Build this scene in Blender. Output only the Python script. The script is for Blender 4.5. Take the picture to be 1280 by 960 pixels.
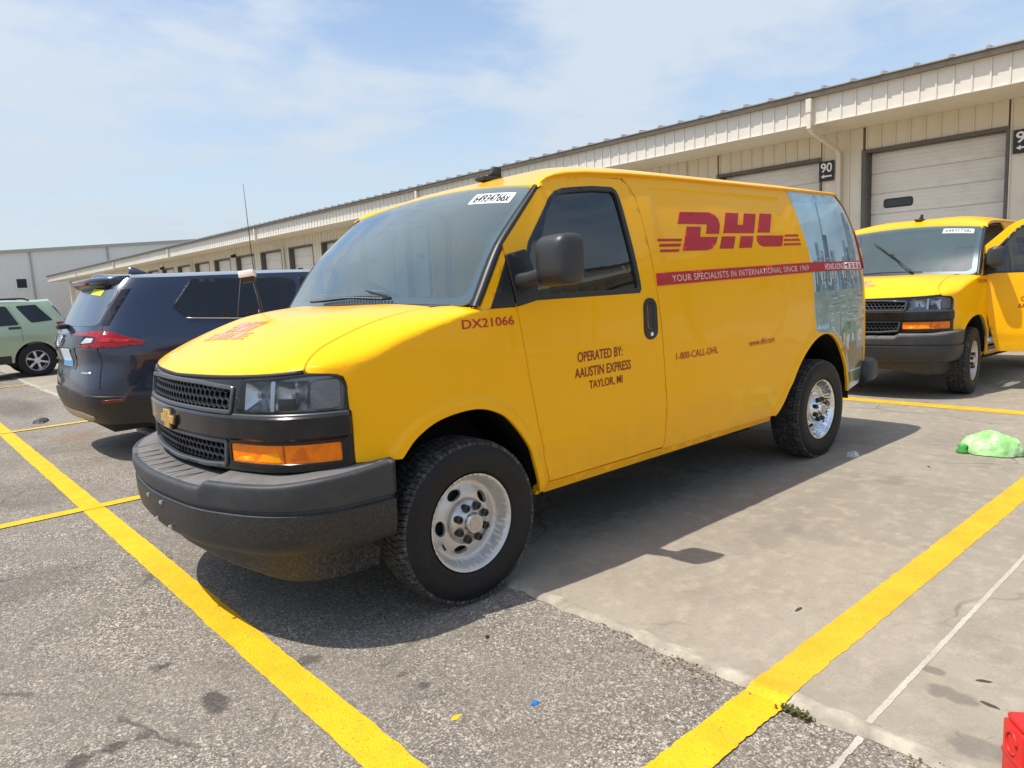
import bpy, bmesh, math, random
import numpy as np
from mathutils import Vector, Matrix
from mathutils.geometry import delaunay_2d_cdt
random.seed(7); RNG = np.random.default_rng(7)
for o in list(bpy.data.objects): bpy.data.objects.remove(o)
SC = bpy.context.scene; COL = SC.collection
# ------------------------------------------------------------------ camera
CAM_POS = (1.9335, 3.4923, 1.4493); YAW, PITCH, ROLL = math.radians(-131.312), math.radians(-7.834), math.radians(-2.964)
fw = Vector((math.cos(PITCH)*math.cos(YAW), math.cos(PITCH)*math.sin(YAW), math.sin(PITCH)))
r0 = Vector((math.sin(YAW), -math.cos(YAW), 0)); u0 = r0.cross(fw)
rt = math.cos(ROLL)*r0 + math.sin(ROLL)*u0; up = -math.sin(ROLL)*r0 + math.cos(ROLL)*u0
cd = bpy.data.cameras.new('camera'); cam = bpy.data.objects.new('camera', cd); COL.objects.link(cam)
m = Matrix((rt, up, -fw)).transposed().to_4x4(); m.translation = CAM_POS; cam.matrix_world = m
cd.sensor_width = 36; cd.lens = 896.75/1280*36; cd.clip_start = .05; cd.clip_end = 3000
SC.camera = cam
# ------------------------------------------------------------------ light
SUN = Vector((.43, -.165, 1)).normalized()
EL = math.asin(SUN.z); AZ = math.atan2(SUN.x, SUN.y)
w = bpy.data.worlds.new('World'); SC.world = w; w.use_nodes = True
nt = w.node_tree; nt.nodes.clear()
def N(nt, typ, **kw):
    n = nt.nodes.new(typ)
    for k, v in kw.items():
        if k.startswith('i_'):
            key = k[2:]; key = int(key) if key.isdigit() else key.replace('_', ' ')
            n.inputs[key].default_value = v
        else: setattr(n, k, v)
    return n
def L(nt, a, b): nt.links.new(a, b)
CLOUD = (15.8, 9.4, 0)
sky = N(nt, 'ShaderNodeTexSky', sky_type='NISHITA', sun_disc=False, sun_elevation=EL, sun_rotation=AZ, air_density=1.0, dust_density=1.6, ozone_density=1.0)
tc = N(nt, 'ShaderNodeTexCoord')
sep = N(nt, 'ShaderNodeSeparateXYZ'); L(nt, tc.outputs['Generated'], sep.inputs[0])
# cloud layer on a flat sheet overhead: direction / (z + .12)
za = N(nt, 'ShaderNodeMath', operation='ADD', i_1=.10); L(nt, sep.outputs[2], za.inputs[0])
zm = N(nt, 'ShaderNodeMath', operation='MAXIMUM', i_1=.04); L(nt, za.outputs[0], zm.inputs[0])
dv = N(nt, 'ShaderNodeVectorMath', operation='DIVIDE'); L(nt, tc.outputs['Generated'], dv.inputs[0])
cb = N(nt, 'ShaderNodeCombineXYZ', i_2=1.0); L(nt, zm.outputs[0], cb.inputs[0]); L(nt, zm.outputs[0], cb.inputs[1]); L(nt, cb.outputs[0], dv.inputs[1])
mp = N(nt, 'ShaderNodeMapping'); mp.inputs['Location'].default_value = CLOUD; L(nt, dv.outputs[0], mp.inputs['Vector'])
n1 = N(nt, 'ShaderNodeTexNoise', i_Scale=.75, i_Detail=9.0, i_Roughness=.56, i_Distortion=.3); L(nt, mp.outputs[0], n1.inputs['Vector'])
n2 = N(nt, 'ShaderNodeTexNoise', i_Scale=1.7, i_Detail=7.0, i_Roughness=.6, i_Distortion=.5); L(nt, mp.outputs[0], n2.inputs['Vector'])
mx = N(nt, 'ShaderNodeMath', operation='MULTIPLY_ADD', i_1=.45); L(nt, n2.outputs[0], mx.inputs[0])
L(nt, n1.outputs[0], mx.inputs[2])
cr = N(nt, 'ShaderNodeMapRange', interpolation_type='SMOOTHSTEP', i_1=.62, i_2=.86, i_3=.06, i_4=.90); L(nt, mx.outputs[0], cr.inputs[0])
cm = N(nt, 'ShaderNodeMixRGB', i_Color2=(3.5, 3.9, 4.4, 1)); L(nt, cr.outputs[0], cm.inputs[0]); L(nt, sky.outputs[0], cm.inputs[1])
# haze near the horizon
hz = N(nt, 'ShaderNodeMapRange', interpolation_type='SMOOTHSTEP', i_1=-.05, i_2=.42, i_3=.80, i_4=.0); L(nt, sep.outputs[2], hz.inputs[0])
hm = N(nt, 'ShaderNodeMixRGB', i_Color2=(2.95, 3.4, 3.85, 1)); L(nt, hz.outputs[0], hm.inputs[0]); L(nt, cm.outputs[0], hm.inputs[1])
bg = N(nt, 'ShaderNodeBackground', i_Strength=.138); L(nt, hm.outputs[0], bg.inputs[0])
wo = N(nt, 'ShaderNodeOutputWorld'); L(nt, bg.outputs[0], wo.inputs[0])
sd = bpy.data.lights.new('sun', 'SUN'); sun = bpy.data.objects.new('sun', sd); COL.objects.link(sun)
sd.energy = 3.4; sd.angle = math.radians(.55); sd.color = (1, .945, .855)
sun.rotation_euler = SUN.to_track_quat('Z', 'Y').to_euler(); sun.location = (3, -3, 12)
vs = SC.view_settings; vs.view_transform = 'Standard'; vs.look = 'None'; vs.gamma = 1; vs.exposure = .57
vs.use_curve_mapping = False
# ------------------------------------------------------------------ materials
MATS = {}
def mat(name, col=(.5, .5, .5), rough=.5, metal=0., coat=0., var=0., vscale=4., bump=0., bscale=60., spec=.5, dirt=None, alpha_glass=None, aniso=None):
    """principled material; var = noise variation of colour, bump = fine relief, dirt = (colour, amount, scale)"""
    if name in MATS: return MATS[name]
    m = bpy.data.materials.new(name); m.use_nodes = True; t = m.node_tree; b = t.nodes['Principled BSDF']
    b.inputs['Roughness'].default_value = rough; b.inputs['Metallic'].default_value = metal
    b.inputs['Coat Weight'].default_value = coat; b.inputs['Coat Roughness'].default_value = .03
    b.inputs['Specular IOR Level'].default_value = spec
    b.inputs['Base Color'].default_value = (*col, 1)
    co = N(t, 'ShaderNodeTexCoord')
    src = None
    if var > 0:
        n = N(t, 'ShaderNodeTexNoise', i_Scale=vscale, i_Detail=6.0, i_Roughness=.6); L(t, co.outputs['Object'], n.inputs['Vector'])
        r = N(t, 'ShaderNodeMapRange', i_1=.3, i_2=.7, i_3=1-var, i_4=1+var); L(t, n.outputs[0], r.inputs[0])
        v = N(t, 'ShaderNodeVectorMath', operation='SCALE', i_0=col); L(t, r.outputs[0], v.inputs['Scale']); src = v.outputs[0]
    if dirt:
        n = N(t, 'ShaderNodeTexNoise', i_Scale=dirt[2], i_Detail=8.0, i_Roughness=.7); L(t, co.outputs['Object'], n.inputs['Vector'])
        r = N(t, 'ShaderNodeMapRange', interpolation_type='SMOOTHSTEP', i_1=.42, i_2=.72, i_3=0, i_4=dirt[1]); L(t, n.outputs[0], r.inputs[0])
        x = N(t, 'ShaderNodeMixRGB', i_Color1=(*col, 1), i_Color2=(*dirt[0], 1)); L(t, r.outputs[0], x.inputs[0])
        if src: L(t, src, x.inputs[1])
        src = x.outputs[0]
        rr = N(t, 'ShaderNodeMapRange', i_1=0, i_2=1, i_3=rough, i_4=min(1, rough+.5)); L(t, r.outputs[0], rr.inputs[0]); L(t, rr.outputs[0], b.inputs['Roughness'])
    if src: L(t, src, b.inputs['Base Color'])
    if bump > 0:
        n = N(t, 'ShaderNodeTexNoise', i_Scale=bscale, i_Detail=3.0); L(t, co.outputs['Object'], n.inputs['Vector'])
        bp = N(t, 'ShaderNodeBump', i_Strength=bump, i_Distance=.004); L(t, n.outputs[0], bp.inputs['Height']); L(t, bp.outputs[0], b.inputs['Normal'])
    MATS[name] = m; return m
def glass(name, tint, ior=1.5, boost=1.0, base=0.0, sky_haze=0.0):
    if name in MATS: return MATS[name]
    m = bpy.data.materials.new(name); m.use_nodes = True; t = m.node_tree; t.nodes.clear()
    tr = N(t, 'ShaderNodeBsdfTransparent', i_Color=(*tint, 1)); gl = N(t, 'ShaderNodeBsdfGlossy', i_Roughness=.01, i_Color=(.95, .97, 1, 1))
    fr = N(t, 'ShaderNodeFresnel', i_IOR=ior); mm = N(t, 'ShaderNodeMath', operation='MULTIPLY_ADD', use_clamp=True, i_1=boost, i_2=base)
    L(t, fr.outputs[0], mm.inputs[0])
    x = N(t, 'ShaderNodeMixShader'); L(t, mm.outputs[0], x.inputs[0]); L(t, tr.outputs[0], x.inputs[1]); L(t, gl.outputs[0], x.inputs[2])
    o = N(t, 'ShaderNodeOutputMaterial')
    if sky_haze:   # cyan diffuse mix painting the pale sky reflection on the pane
        df = N(t, 'ShaderNodeBsdfDiffuse', i_Color=(.40, .80, .82, 1)); y = N(t, 'ShaderNodeMixShader', i_0=sky_haze); L(t, x.outputs[0], y.inputs[1]); L(t, df.outputs[0], y.inputs[2]); x = y
    L(t, x.outputs[0], o.inputs[0]); MATS[name] = m; return m
YEL = mat('yellow_paint', (.99, .48, .0003), .24, 0, .32, var=.015, vscale=1.2, dirt=((.80, .40, .02), .08, 3.5), spec=.12)
def grime(m, z0, z1, col, amt):
    """road splash low on the bodywork"""
    t = m.node_tree; b = t.nodes['Principled BSDF']; src = b.inputs['Base Color'].links[0].from_socket; co = N(t, 'ShaderNodeTexCoord'); s = N(t, 'ShaderNodeSeparateXYZ'); L(t, co.outputs['Object'], s.inputs[0])
    h = N(t, 'ShaderNodeMapRange', interpolation_type='SMOOTHSTEP', i_1=z0, i_2=z1, i_3=1, i_4=0); L(t, s.outputs[2], h.inputs[0]); n = N(t, 'ShaderNodeTexNoise', i_Scale=7., i_Detail=9., i_Roughness=.72); L(t, co.outputs['Object'], n.inputs['Vector'])
    r = N(t, 'ShaderNodeMapRange', interpolation_type='SMOOTHSTEP', i_1=.38, i_2=.68, i_3=.1, i_4=1); L(t, n.outputs[0], r.inputs[0]); k = N(t, 'ShaderNodeMath', operation='MULTIPLY'); L(t, h.outputs[0], k.inputs[0]); L(t, r.outputs[0], k.inputs[1])
    k2 = N(t, 'ShaderNodeMath', operation='MULTIPLY', i_1=amt); L(t, k.outputs[0], k2.inputs[0]); x = N(t, 'ShaderNodeMixRGB', i_Color2=(*col, 1)); L(t, k2.outputs[0], x.inputs[0]); L(t, src, x.inputs[1]); L(t, x.outputs[0], b.inputs['Base Color'])
grime(YEL, .42, .78, (.34, .22, .07), .16)
RED = mat('red_vinyl', (.46, .004, .016), .45, coat=.08)
PINK = mat('faded_red_vinyl', (.74, .29, .15), .35, coat=.5, var=.35, vscale=22)
BLK = mat('gloss_black', (.007, .007, .009), .16, coat=.3, dirt=((.06, .055, .05), .18, 9), spec=.35)
TRIM = mat('black_trim', (.016, .016, .018), .42)
PLA = mat('dark_grey_plastic', (.034, .038, .044), .5, bump=.25, bscale=500, dirt=((.12, .11, .10), .22, 18))
PLB = mat('dusty_black_plastic', (.014, .014, .015), .42, bump=.2, bscale=420, dirt=((.15, .135, .115), .28, 110))
DAM = mat('scuffed_rubber', (.016, .016, .017), .5, dirt=((.20, .19, .17), .45, 75), bump=.2, bscale=200)
MESHM = mat('grille_plastic', (.020, .021, .024), .28)
GREYB = mat('satin_grey_frame', (.060, .065, .075), .3)
CHR = mat('chrome', (.75, .75, .77), .12, 1.0)
SIL = mat('silver_paint', (.64, .62, .58), .36, .6, coat=.1, dirt=((.25, .22, .19), .16, 30))
HUB = mat('hub_silver', (.60, .58, .54), .28, .85, dirt=((.12, .10, .08), .35, 30))
GOLD = mat('gold_plastic', (.55, .33, .07), .4, .3, var=.3, vscale=40, coat=.3)
TIRE = mat('tyre_rubber', (.007, .007, .0085), .55, bump=.2, bscale=180, dirt=((.05, .046, .04), .18, 14), spec=.35)
TREAD = mat('tyre_tread', (.030, .029, .028), .8, dirt=((.20, .185, .16), .6, 30), bump=.3, bscale=260)
AMB = mat('amber_lens', (.95, .215, .002), .25, coat=.15, var=.22, vscale=22, bump=.25, bscale=160, spec=.3)
LENS = glass('clear_lens', (.88, .90, .92), 1.5, 1.0)
WIN = glass('windshield_glass', (.78, .95, .95), 1.5, 1.6, .07, .04)
SGL = glass('side_glass', (.09, .14, .17), 1.5, 1.2, .03)
REDL = mat('red_lens', (.27, .002, .004), .15, coat=.3, var=.2, vscale=20)
WHT = mat('white_sticker', (.80, .80, .80), .5)
INK = mat('black_ink', (.02, .02, .02), .6)
WTX = mat('white_vinyl', (.80, .74, .70), .5)
UND = mat('underbody', (.018, .017, .016), .8)
SEAT = mat('seat_cloth', (.16, .165, .17), .85)
PLT = mat('pale_step_pad', (.135, .128, .122), .75, bump=.4, bscale=300, var=.2, vscale=12)  # paler than the bumper's own plastic, for its top face
DASH = mat('dash_plastic', (.58, .62, .62), .75, var=.1, vscale=4)
LINER = mat('cab_liner', (.55, .58, .57), .8)
# ------------------------------------------------------------------ mesh helpers
def spl(xs, ys):
    xs = np.array(xs, float); ys = np.array(ys, float); h = np.diff(xs); d = np.diff(ys)/h
    m = np.zeros(len(xs)); m[0] = d[0]; m[-1] = d[-1]
    for i in range(1, len(xs)-1):
        if d[i-1]*d[i] > 0:
            w1 = 2*h[i]+h[i-1]; w2 = h[i]+2*h[i-1]; m[i] = (w1+w2)/(w1/d[i-1]+w2/d[i])
    def f(x):
        x = np.clip(np.asarray(x, float), xs[0], xs[-1]); i = np.clip(np.searchsorted(xs, x)-1, 0, len(xs)-2)
        t = (x-xs[i])/h[i]
        return (2*t**3-3*t**2+1)*ys[i]+(t**3-2*t**2+t)*h[i]*m[i]+(-2*t**3+3*t**2)*ys[i+1]+(t**3-t**2)*h[i]*m[i+1]
    return f
def catmull(P, n=12):
    P = np.array(P, float); out = []; Q = np.vstack([2*P[0]-P[1], P, 2*P[-1]-P[-2]])
    for i in range(1, len(Q)-2):
        a, b, c, d = Q[i-1], Q[i], Q[i+1], Q[i+2]
        for k in range(n):
            t = k/n; out.append(.5*((2*b)+(-a+c)*t+(2*a-5*b+4*c-d)*t*t+(-a+3*b-3*c+d)*t**3))
    out.append(P[-1]); return np.array(out)
def inpoly(pts, poly):
    x, y = pts[:, 0], pts[:, 1]; r = np.zeros(len(pts), bool); P = np.asarray(poly); j = len(P)-1
    for i in range(len(P)):
        xi, yi = P[i]; xj, yj = P[j]
        c = ((yi > y) != (yj > y)) & (x < (xj-xi)*(y-yi)/((yj-yi) if yj != yi else 1e-12)+xi); r ^= c; j = i
    return r
def resamp(loop, step):
    out = []; P = np.asarray(loop, float)
    for i in range(len(P)):
        a, b = P[i], P[(i+1) % len(P)]; n = max(1, int(math.ceil(np.linalg.norm(b-a)/step)))
        for k in range(n): out.append(a+(b-a)*k/n)
    return np.array(out)
def segdist(p, poly, closed=True):
    P = np.asarray(poly); d = np.full(len(p), 1e9)
    for i in range(len(P) if closed else len(P)-1):
        a, b = P[i], P[(i+1) % len(P)]; ab = b-a; l = ab@ab
        if l < 1e-14: continue
        t = np.clip(((p-a)@ab)/l, 0, 1); d = np.minimum(d, np.linalg.norm(p-a-t[:, None]*ab, axis=1))
    return d
def rrect(u0, v0, u1, v1, r, n=5):
    P = []
    for cx, cy, a in ((u1-r, v0+r, -90), (u1-r, v1-r, 0), (u0+r, v1-r, 90), (u0+r, v0+r, 180)):
        for k in range(n+1):
            t = math.radians(a+90*k/n); P.append((cx+r*math.cos(t), cy+r*math.sin(t)))
    return P
def roundpoly(P, r, n=4):
    P = [np.array(p, float) for p in P]; out = []
    for i in range(len(P)):
        a, b, c = P[i-1], P[i], P[(i+1) % len(P)]; d1 = a-b; d2 = c-b; l1 = np.linalg.norm(d1); l2 = np.linalg.norm(d2)
        k = min(r, l1*.45, l2*.45); p = b+d1/l1*k; q = b+d2/l2*k
        for j in range(n+1):
            t = j/n; out.append((1-t)**2*p+2*t*(1-t)*b+t*t*q)
    return out
def panel(outline, F, holes=(), step=.05, depth=.015, rnd=.003, extra=None, off=0., mirror=False):
    """sheet cut from surface F(u,v) with an outline and holes, with a chamfered rim of real depth"""
    outl = resamp(outline, step*.8); hl = [resamp(h, step*.6) for h in holes]
    mn = outl.min(0); mxx = outl.max(0)
    gx = np.arange(mn[0]+step*.5, mxx[0], step); gy = np.arange(mn[1]+step*.5, mxx[1], step)
    G = np.array([(x+(.5*step if j % 2 else 0), y) for j, y in enumerate(gy) for x in gx]).reshape(-1, 2)
    if extra is not None: G = np.vstack([G, extra])
    if len(G):
        ok = inpoly(G, outl)
        for h in hl: ok &= ~inpoly(G, h)
        G = G[ok]
    if len(G):
        d = segdist(G, outl)
        for h in hl: d = np.minimum(d, segdist(G, h))
        G = G[d > min(step*.35, .012)]
    V = []; E = []
    for lp in [outl]+hl:
        b = len(V); V += [Vector(p) for p in lp]; E += [(b+i, b+(i+1) % len(lp)) for i in range(len(lp))]
    V += [Vector(p) for p in G]
    vo, eo, fo, *_ = delaunay_2d_cdt(V, E, [], 0, 1e-6)
    vo = np.array([(v.x, v.y) for v in vo]); T = np.array([f for f in fo if len(f) == 3])
    c = vo[T].mean(1); ok = inpoly(c, outl)
    for h in hl: ok &= ~inpoly(c, h)
    T = T[ok]
    a = vo[T]; area = (a[:, 1, 0]-a[:, 0, 0])*(a[:, 2, 1]-a[:, 0, 1])-(a[:, 1, 1]-a[:, 0, 1])*(a[:, 2, 0]-a[:, 0, 0])
    T = T[np.abs(area) > 1e-10]; area = area[np.abs(area) > 1e-10]; T[area < 0] = T[area < 0][:, ::-1]
    used = np.unique(T); rm = -np.ones(len(vo), int); rm[used] = np.arange(len(used)); uv = vo[used]; T = rm[T]
    flp = -1. if getattr(F, 'flip', False) else 1.
    def PN(q):
        e = 1e-4; P = F(q[:, 0], q[:, 1]); du = F(q[:, 0]+e, q[:, 1])-F(q[:, 0]-e, q[:, 1]); dw = F(q[:, 0], q[:, 1]+e)-F(q[:, 0], q[:, 1]-e)
        n = np.cross(du, dw); n *= flp/(np.linalg.norm(n, axis=1, keepdims=True)+1e-12); return P, n
    P, n = PN(uv); P = P+n*off
    ed = {}
    for t in T:
        for i in range(3): ed[(t[i], t[(i+1) % 3])] = 1
    bd = [e for e in ed if (e[1], e[0]) not in ed]
    nn = np.zeros_like(uv); 
    for i, j in bd:
        d = uv[j]-uv[i]; l = np.linalg.norm(d)+1e-12; k = np.array((d[1], -d[0]))/l; nn[i] += k; nn[j] += k
    bi = sorted({i for e in bd for i in e}); ix = {v: k for k, v in enumerate(bi)}
    nn = nn[bi]; nn /= np.linalg.norm(nn, axis=1, keepdims=True)+1e-12
    Q, qn = PN(uv[bi]+nn*rnd); qn = n[bi]
    verts = np.vstack([P, Q+qn*(off-rnd), Q+qn*(off-depth)]); b1 = len(P); b2 = b1+len(bi)
    faces = [tuple(t) for t in T]
    for i, j in bd:
        faces.append((i, b1+ix[i], b1+ix[j], j)); faces.append((b1+ix[i], b2+ix[i], b2+ix[j], b1+ix[j]))
    sharp = {tuple(sorted(e)) for e in bd} | {tuple(sorted((b1+ix[i], b1+ix[j]))) for i, j in bd}
    if mirror: verts = verts*np.array((1, -1, 1))
    if mirror != (flp < 0): faces = [f[::-1] for f in faces]
    return verts, faces, sharp
def mk(name, vf, hinge=None, smooth=True):
    """mesh data from (verts, faces[, sharp edges])"""
    v = np.array(vf[0], float)
    if hinge is not None: v = v-np.array(hinge)
    me = bpy.data.meshes.new(name); me.from_pydata(v.tolist(), [], [tuple(int(i) for i in f) for f in vf[1]])
    if smooth: me.polygons.foreach_set('use_smooth', [True]*len(me.polygons))
    sh = vf[2] if len(vf) > 2 else None
    if sh:
        s = [tuple(sorted(e.vertices)) in sh for e in me.edges]
        at = me.attributes.new('sharp_edge', 'BOOLEAN', 'EDGE'); at.data.foreach_set('value', s)
    me.validate(); me.update(); return me
def join(*vfs):
    V = []; Fc = []; S = set(); b = 0
    for vf in vfs:
        v = np.array(vf[0], float); V.append(v); Fc += [tuple(i+b for i in f) for f in vf[1]]
        if len(vf) > 2 and vf[2]: S |= {(a+b, c+b) for a, c in vf[2]}
        b += len(v)
    return np.vstack(V), Fc, S
def mir(vf):
    return (np.array(vf[0])*np.array((1, -1, 1)), [tuple(f)[::-1] for f in vf[1]], vf[2] if len(vf) > 2 else None)
def shift(vf, d): return (np.array(vf[0])+np.array(d), vf[1], vf[2] if len(vf) > 2 else None)
def bmvf(bm, ang=.6):
    bm.normal_update(); bm.verts.index_update()
    S = {tuple(sorted((e.verts[0].index, e.verts[1].index))) for e in bm.edges if len(e.link_faces) == 2 and e.calc_face_angle(0) > ang}
    r = (np.array([v.co[:] for v in bm.verts]), [tuple(v.index for v in f.verts) for f in bm.faces], S); bm.free(); return r
def box(x0, y0, z0, x1, y1, z1, bev=.0, seg=2):
    bm = bmesh.new(); bmesh.ops.create_cube(bm, size=1)
    for v in bm.verts: v.co = ((x0+x1)/2+v.co.x*(x1-x0), (y0+y1)/2+v.co.y*(y1-y0), (z0+z1)/2+v.co.z*(z1-z0))
    if bev: bmesh.ops.bevel(bm, geom=bm.edges[:], offset=bev, segments=seg, profile=.5, affect='EDGES', clamp_overlap=True)
    return bmvf(bm)
def obox(c, ax, ay, az, hs, bev=0):
    """box with axes"""
    v, f, s = box(-hs[0], -hs[1], -hs[2], hs[0], hs[1], hs[2], bev); R = np.array([ax, ay, az]); return v@R+np.array(c), f, s
def tube(pts, r, n=8, cap=True):
    P = np.array(pts, float); k = len(P); R = np.full(k, r) if np.isscalar(r) else np.array(r)
    T = np.gradient(P, axis=0); T /= np.linalg.norm(T, axis=1, keepdims=True)+1e-12
    u = np.cross(T[0], (0, 0, 1)); u = u if np.linalg.norm(u) > .1 else np.cross(T[0], (1, 0, 0)); u /= np.linalg.norm(u)
    V = []
    for i in range(k):
        u = u-T[i]*(u@T[i]); u /= np.linalg.norm(u)+1e-12; w = np.cross(T[i], u)
        for j in range(n): a = 2*math.pi*j/n; V.append(P[i]+R[i]*(math.cos(a)*u+math.sin(a)*w))
    Fc = [(i*n+j, i*n+(j+1) % n, (i+1)*n+(j+1) % n, (i+1)*n+j) for i in range(k-1) for j in range(n)]
    if cap: Fc += [tuple(range(n))[::-1], tuple((k-1)*n+j for j in range(n))]
    return np.array(V), Fc, set()
def sweep(pts, frames, prof, closed_prof=True):
    """profile (a,b) carried along points with given side/up vectors per point"""
    V = []; n = len(prof); k = len(pts)
    for p, (a, b) in zip(pts, frames):
        for q in prof: V.append(np.array(p)+np.array(a)*q[0]+np.array(b)*q[1])
    m = n if closed_prof else n-1
    Fc = [(i*n+j, i*n+(j+1) % n, (i+1)*n+(j+1) % n, (i+1)*n+j) for i in range(k-1) for j in range(m)]
    if closed_prof: Fc += [tuple(range(n))[::-1], tuple((k-1)*n+j for j in range(n))]
    return np.array(V), Fc, set()
def lathe(prof, n=48, axis='y'):
    """profile (r, a) revolved about the y axis (a along y)"""
    V = []; k = len(prof)
    for i in range(n):
        t = 2*math.pi*i/n
        for r, a in prof: V.append((r*math.cos(t), a, r*math.sin(t)))
    Fc = [(i*k+j, i*k+j+1, ((i+1) % n)*k+j+1, ((i+1) % n)*k+j) for i in range(n) for j in range(k-1)]
    V = np.array(V)
    S = set()
    for j in range(1, k-1):
        a = np.subtract(prof[j], prof[j-1]); b = np.subtract(prof[j+1], prof[j]); c = (a@b)/(np.linalg.norm(a)*np.linalg.norm(b)+1e-12)
        if c < .75: S |= {tuple(sorted((i*k+j, ((i+1) % n)*k+j))) for i in range(n)}
    return V, Fc, S
def loft(secs, cap=True):
    k = len(secs); n = len(secs[0]); V = np.vstack(secs)
    Fc = [(i*n+j, i*n+(j+1) % n, (i+1)*n+(j+1) % n, (i+1)*n+j) for i in range(k-1) for j in range(n)]
    if cap: Fc += [tuple(range(n))[::-1], tuple((k-1)*n+j for j in range(n))]
    return V, Fc, set()
def sell(a, b, n=20, e=4.):
    t = np.arange(n)*2*math.pi/n; c, s = np.cos(t), np.sin(t)
    return np.stack([a*np.sign(c)*np.abs(c)**(2/e), b*np.sign(s)*np.abs(s)**(2/e)], 1)
def link(name, me, material, parent=None, loc=None):
    o = bpy.data.objects.new(name, me); COL.objects.link(o)
    if material is not None and not len(me.materials):
        for mm in (material if isinstance(material, (list, tuple)) else [material]): me.materials.append(mm)
    if parent: o.parent = parent
    if loc is not None: o.location = loc
    return o
def tag(o, label=None, cat=None, group=None, kind=None):
    if label: o['label'] = label
    if cat: o['category'] = cat
    if group: o['group'] = group
    if kind: o['kind'] = kind
    return o
def empty(name, loc=(0, 0, 0), rz=0., parent=None):
    o = bpy.data.objects.new(name, None); COL.objects.link(o); o.location = loc; o.rotation_euler.z = rz; o.empty_display_size = .1
    if parent: o.parent = parent
    return o
CACHE = {}
def part(name, fn, material, parent, key=None, loc=None, hinge=None, smooth=True):
    """a part; alike parts of the second van share the mesh through key"""
    if key and key in CACHE: me = CACHE[key]
    else:
        me = mk(name, fn(), hinge, smooth)
        if key: CACHE[key] = me
    return link(name, me, material, parent, loc)
TXT = {}
def text2d(body, size=1., bold=0., space=1.):
    k = (body, bold, space)
    if k not in TXT:
        cu = bpy.data.curves.new('t', 'FONT'); cu.body = body; cu.size = 1; cu.resolution_u = 4; cu.offset = bold; cu.space_character = space; cu.align_x = 'LEFT'
        o = bpy.data.objects.new('t', cu); COL.objects.link(o); dg = bpy.context.evaluated_depsgraph_get(); dg.update()
        me = bpy.data.meshes.new_from_object(o.evaluated_get(dg)); v = np.array([x.co[:2] for x in me.vertices]); f = [tuple(p.vertices) for p in me.polygons]
        bpy.data.objects.remove(o); bpy.data.meshes.remove(me); bpy.data.curves.remove(cu); v = v-v.min(0); TXT[k] = (v, f)
    v, f = TXT[k]; return v.copy()*size, f
def text_on(body, F, u0, v0, u1, v1, off=.002, bold=.0, slope=0., space=1.):
    """lettering fitted into the box u0..u1, v0..v1 of surface F (u0 = left end as read)"""
    v, f = text2d(body, 1., bold, space); mxv = v.max(0); uu = u0+(u1-u0)*v[:, 0]/mxv[0]; vv = v0+(v1-v0)*v[:, 1]/mxv[1]+slope*(uu-u0)
    e = 1e-4; P = F(uu, vv); n = np.cross(F(uu+e, vv)-F(uu-e, vv), F(uu, vv+e)-F(uu, vv-e)); n /= np.linalg.norm(n, axis=1, keepdims=True)
    if u1 < u0: f = [t[::-1] for t in f]
    return P+n*off, f, set()
def decal(poly, F, off=.002, step=.06): return panel(poly, F, (), step, depth=off+.0005, rnd=.0003, off=off)
# ------------------------------------------------------------------ delivery van: surfaces
FRONT = [(.935, -.2), (.945, 0), (.935, .2), (.912, .4), (.868, .58), (.80, .74), (.69, .85), (.55, .915), (.4, .95), (.2, .977), (0, .992), (-.2, 1.0), (-.6, 1.0)]
REAR = [(-3.2, 1.0), (-3.8, .992), (-4.1, .975), (-4.28, .945), (-4.40, .89), (-4.47, .80), (-4.50, .65), (-4.52, .3), (-4.525, 0)]
_c = catmull(FRONT, 24); _i = int(np.argmin(abs(_c[:, 0]-.945)+abs(_c[:, 1]))); _c = _c[_i:]
VC = np.vstack([_c, np.array([(x, 1.0) for x in np.linspace(-.7, -3.1, 49)]), catmull(REAR, 24)])
SL = np.concatenate([[0], np.cumsum(np.linalg.norm(np.diff(VC, axis=0), axis=1))]); _k = int(np.argmin(abs(VC[:, 0]+.7))); SL = SL-SL[_k]+.7
S0, S1 = SL[0], SL[-1]
VW = spl([.2, .40, .46, .56, .62, .65, .72, .95, 1.1, 1.25, 1.35, 1.5, 1.65, 1.8, 1.95, 2.03, 2.1], [.90, .935, .964, .979, .986, .994, .999, 1.0, .999, .994, .988, .970, .945, .916, .880, .852, .82])
VRX = spl([.3, 1.15, 1.5, 1.75, 1.9, 2.0, 2.06], [0, 0, .06, .16, .26, .36, .44])
VNX = spl([.3, .7, .8, .95, 1.1, 1.2], [0, 0, 0, 0, -.02, -.06])
ARCHF = catmull([(-.352, .755), (-.274, .836), (-.152, .895), (.03, .912), (.17, .868), (.26, .79), (.349, .668), (.404, .535), (.438, .421)], 6)
ARCHR = catmull([(2.745, .437), (2.83, .53), (2.897, .63), (2.975, .735), (3.08, .832), (3.2, .91), (3.32, .955), (3.43, .967), (3.54, .945), (3.64, .88), (3.72, .785), (3.80, .665), (3.87, .56), (3.905, .462)], 4)
def sstep(a, b, x): t = np.clip((x-a)/(b-a), 0, 1); return t*t*(3-2*t)
def wrap(s, z):
    s = np.asarray(s, float); z = np.asarray(z, float)
    x = np.interp(s, SL, VC[:, 0]); y = np.interp(s, SL, VC[:, 1])
    r = np.clip((-x-3.6)/.92, 0, 1); x = x+VRX(z)*r**1.5
    f = np.clip((x-.1)/.8, 0, 1); x = x+VNX(z)*f**2
    return np.stack([x, y*VW(z), z+0*s], -1)
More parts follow.
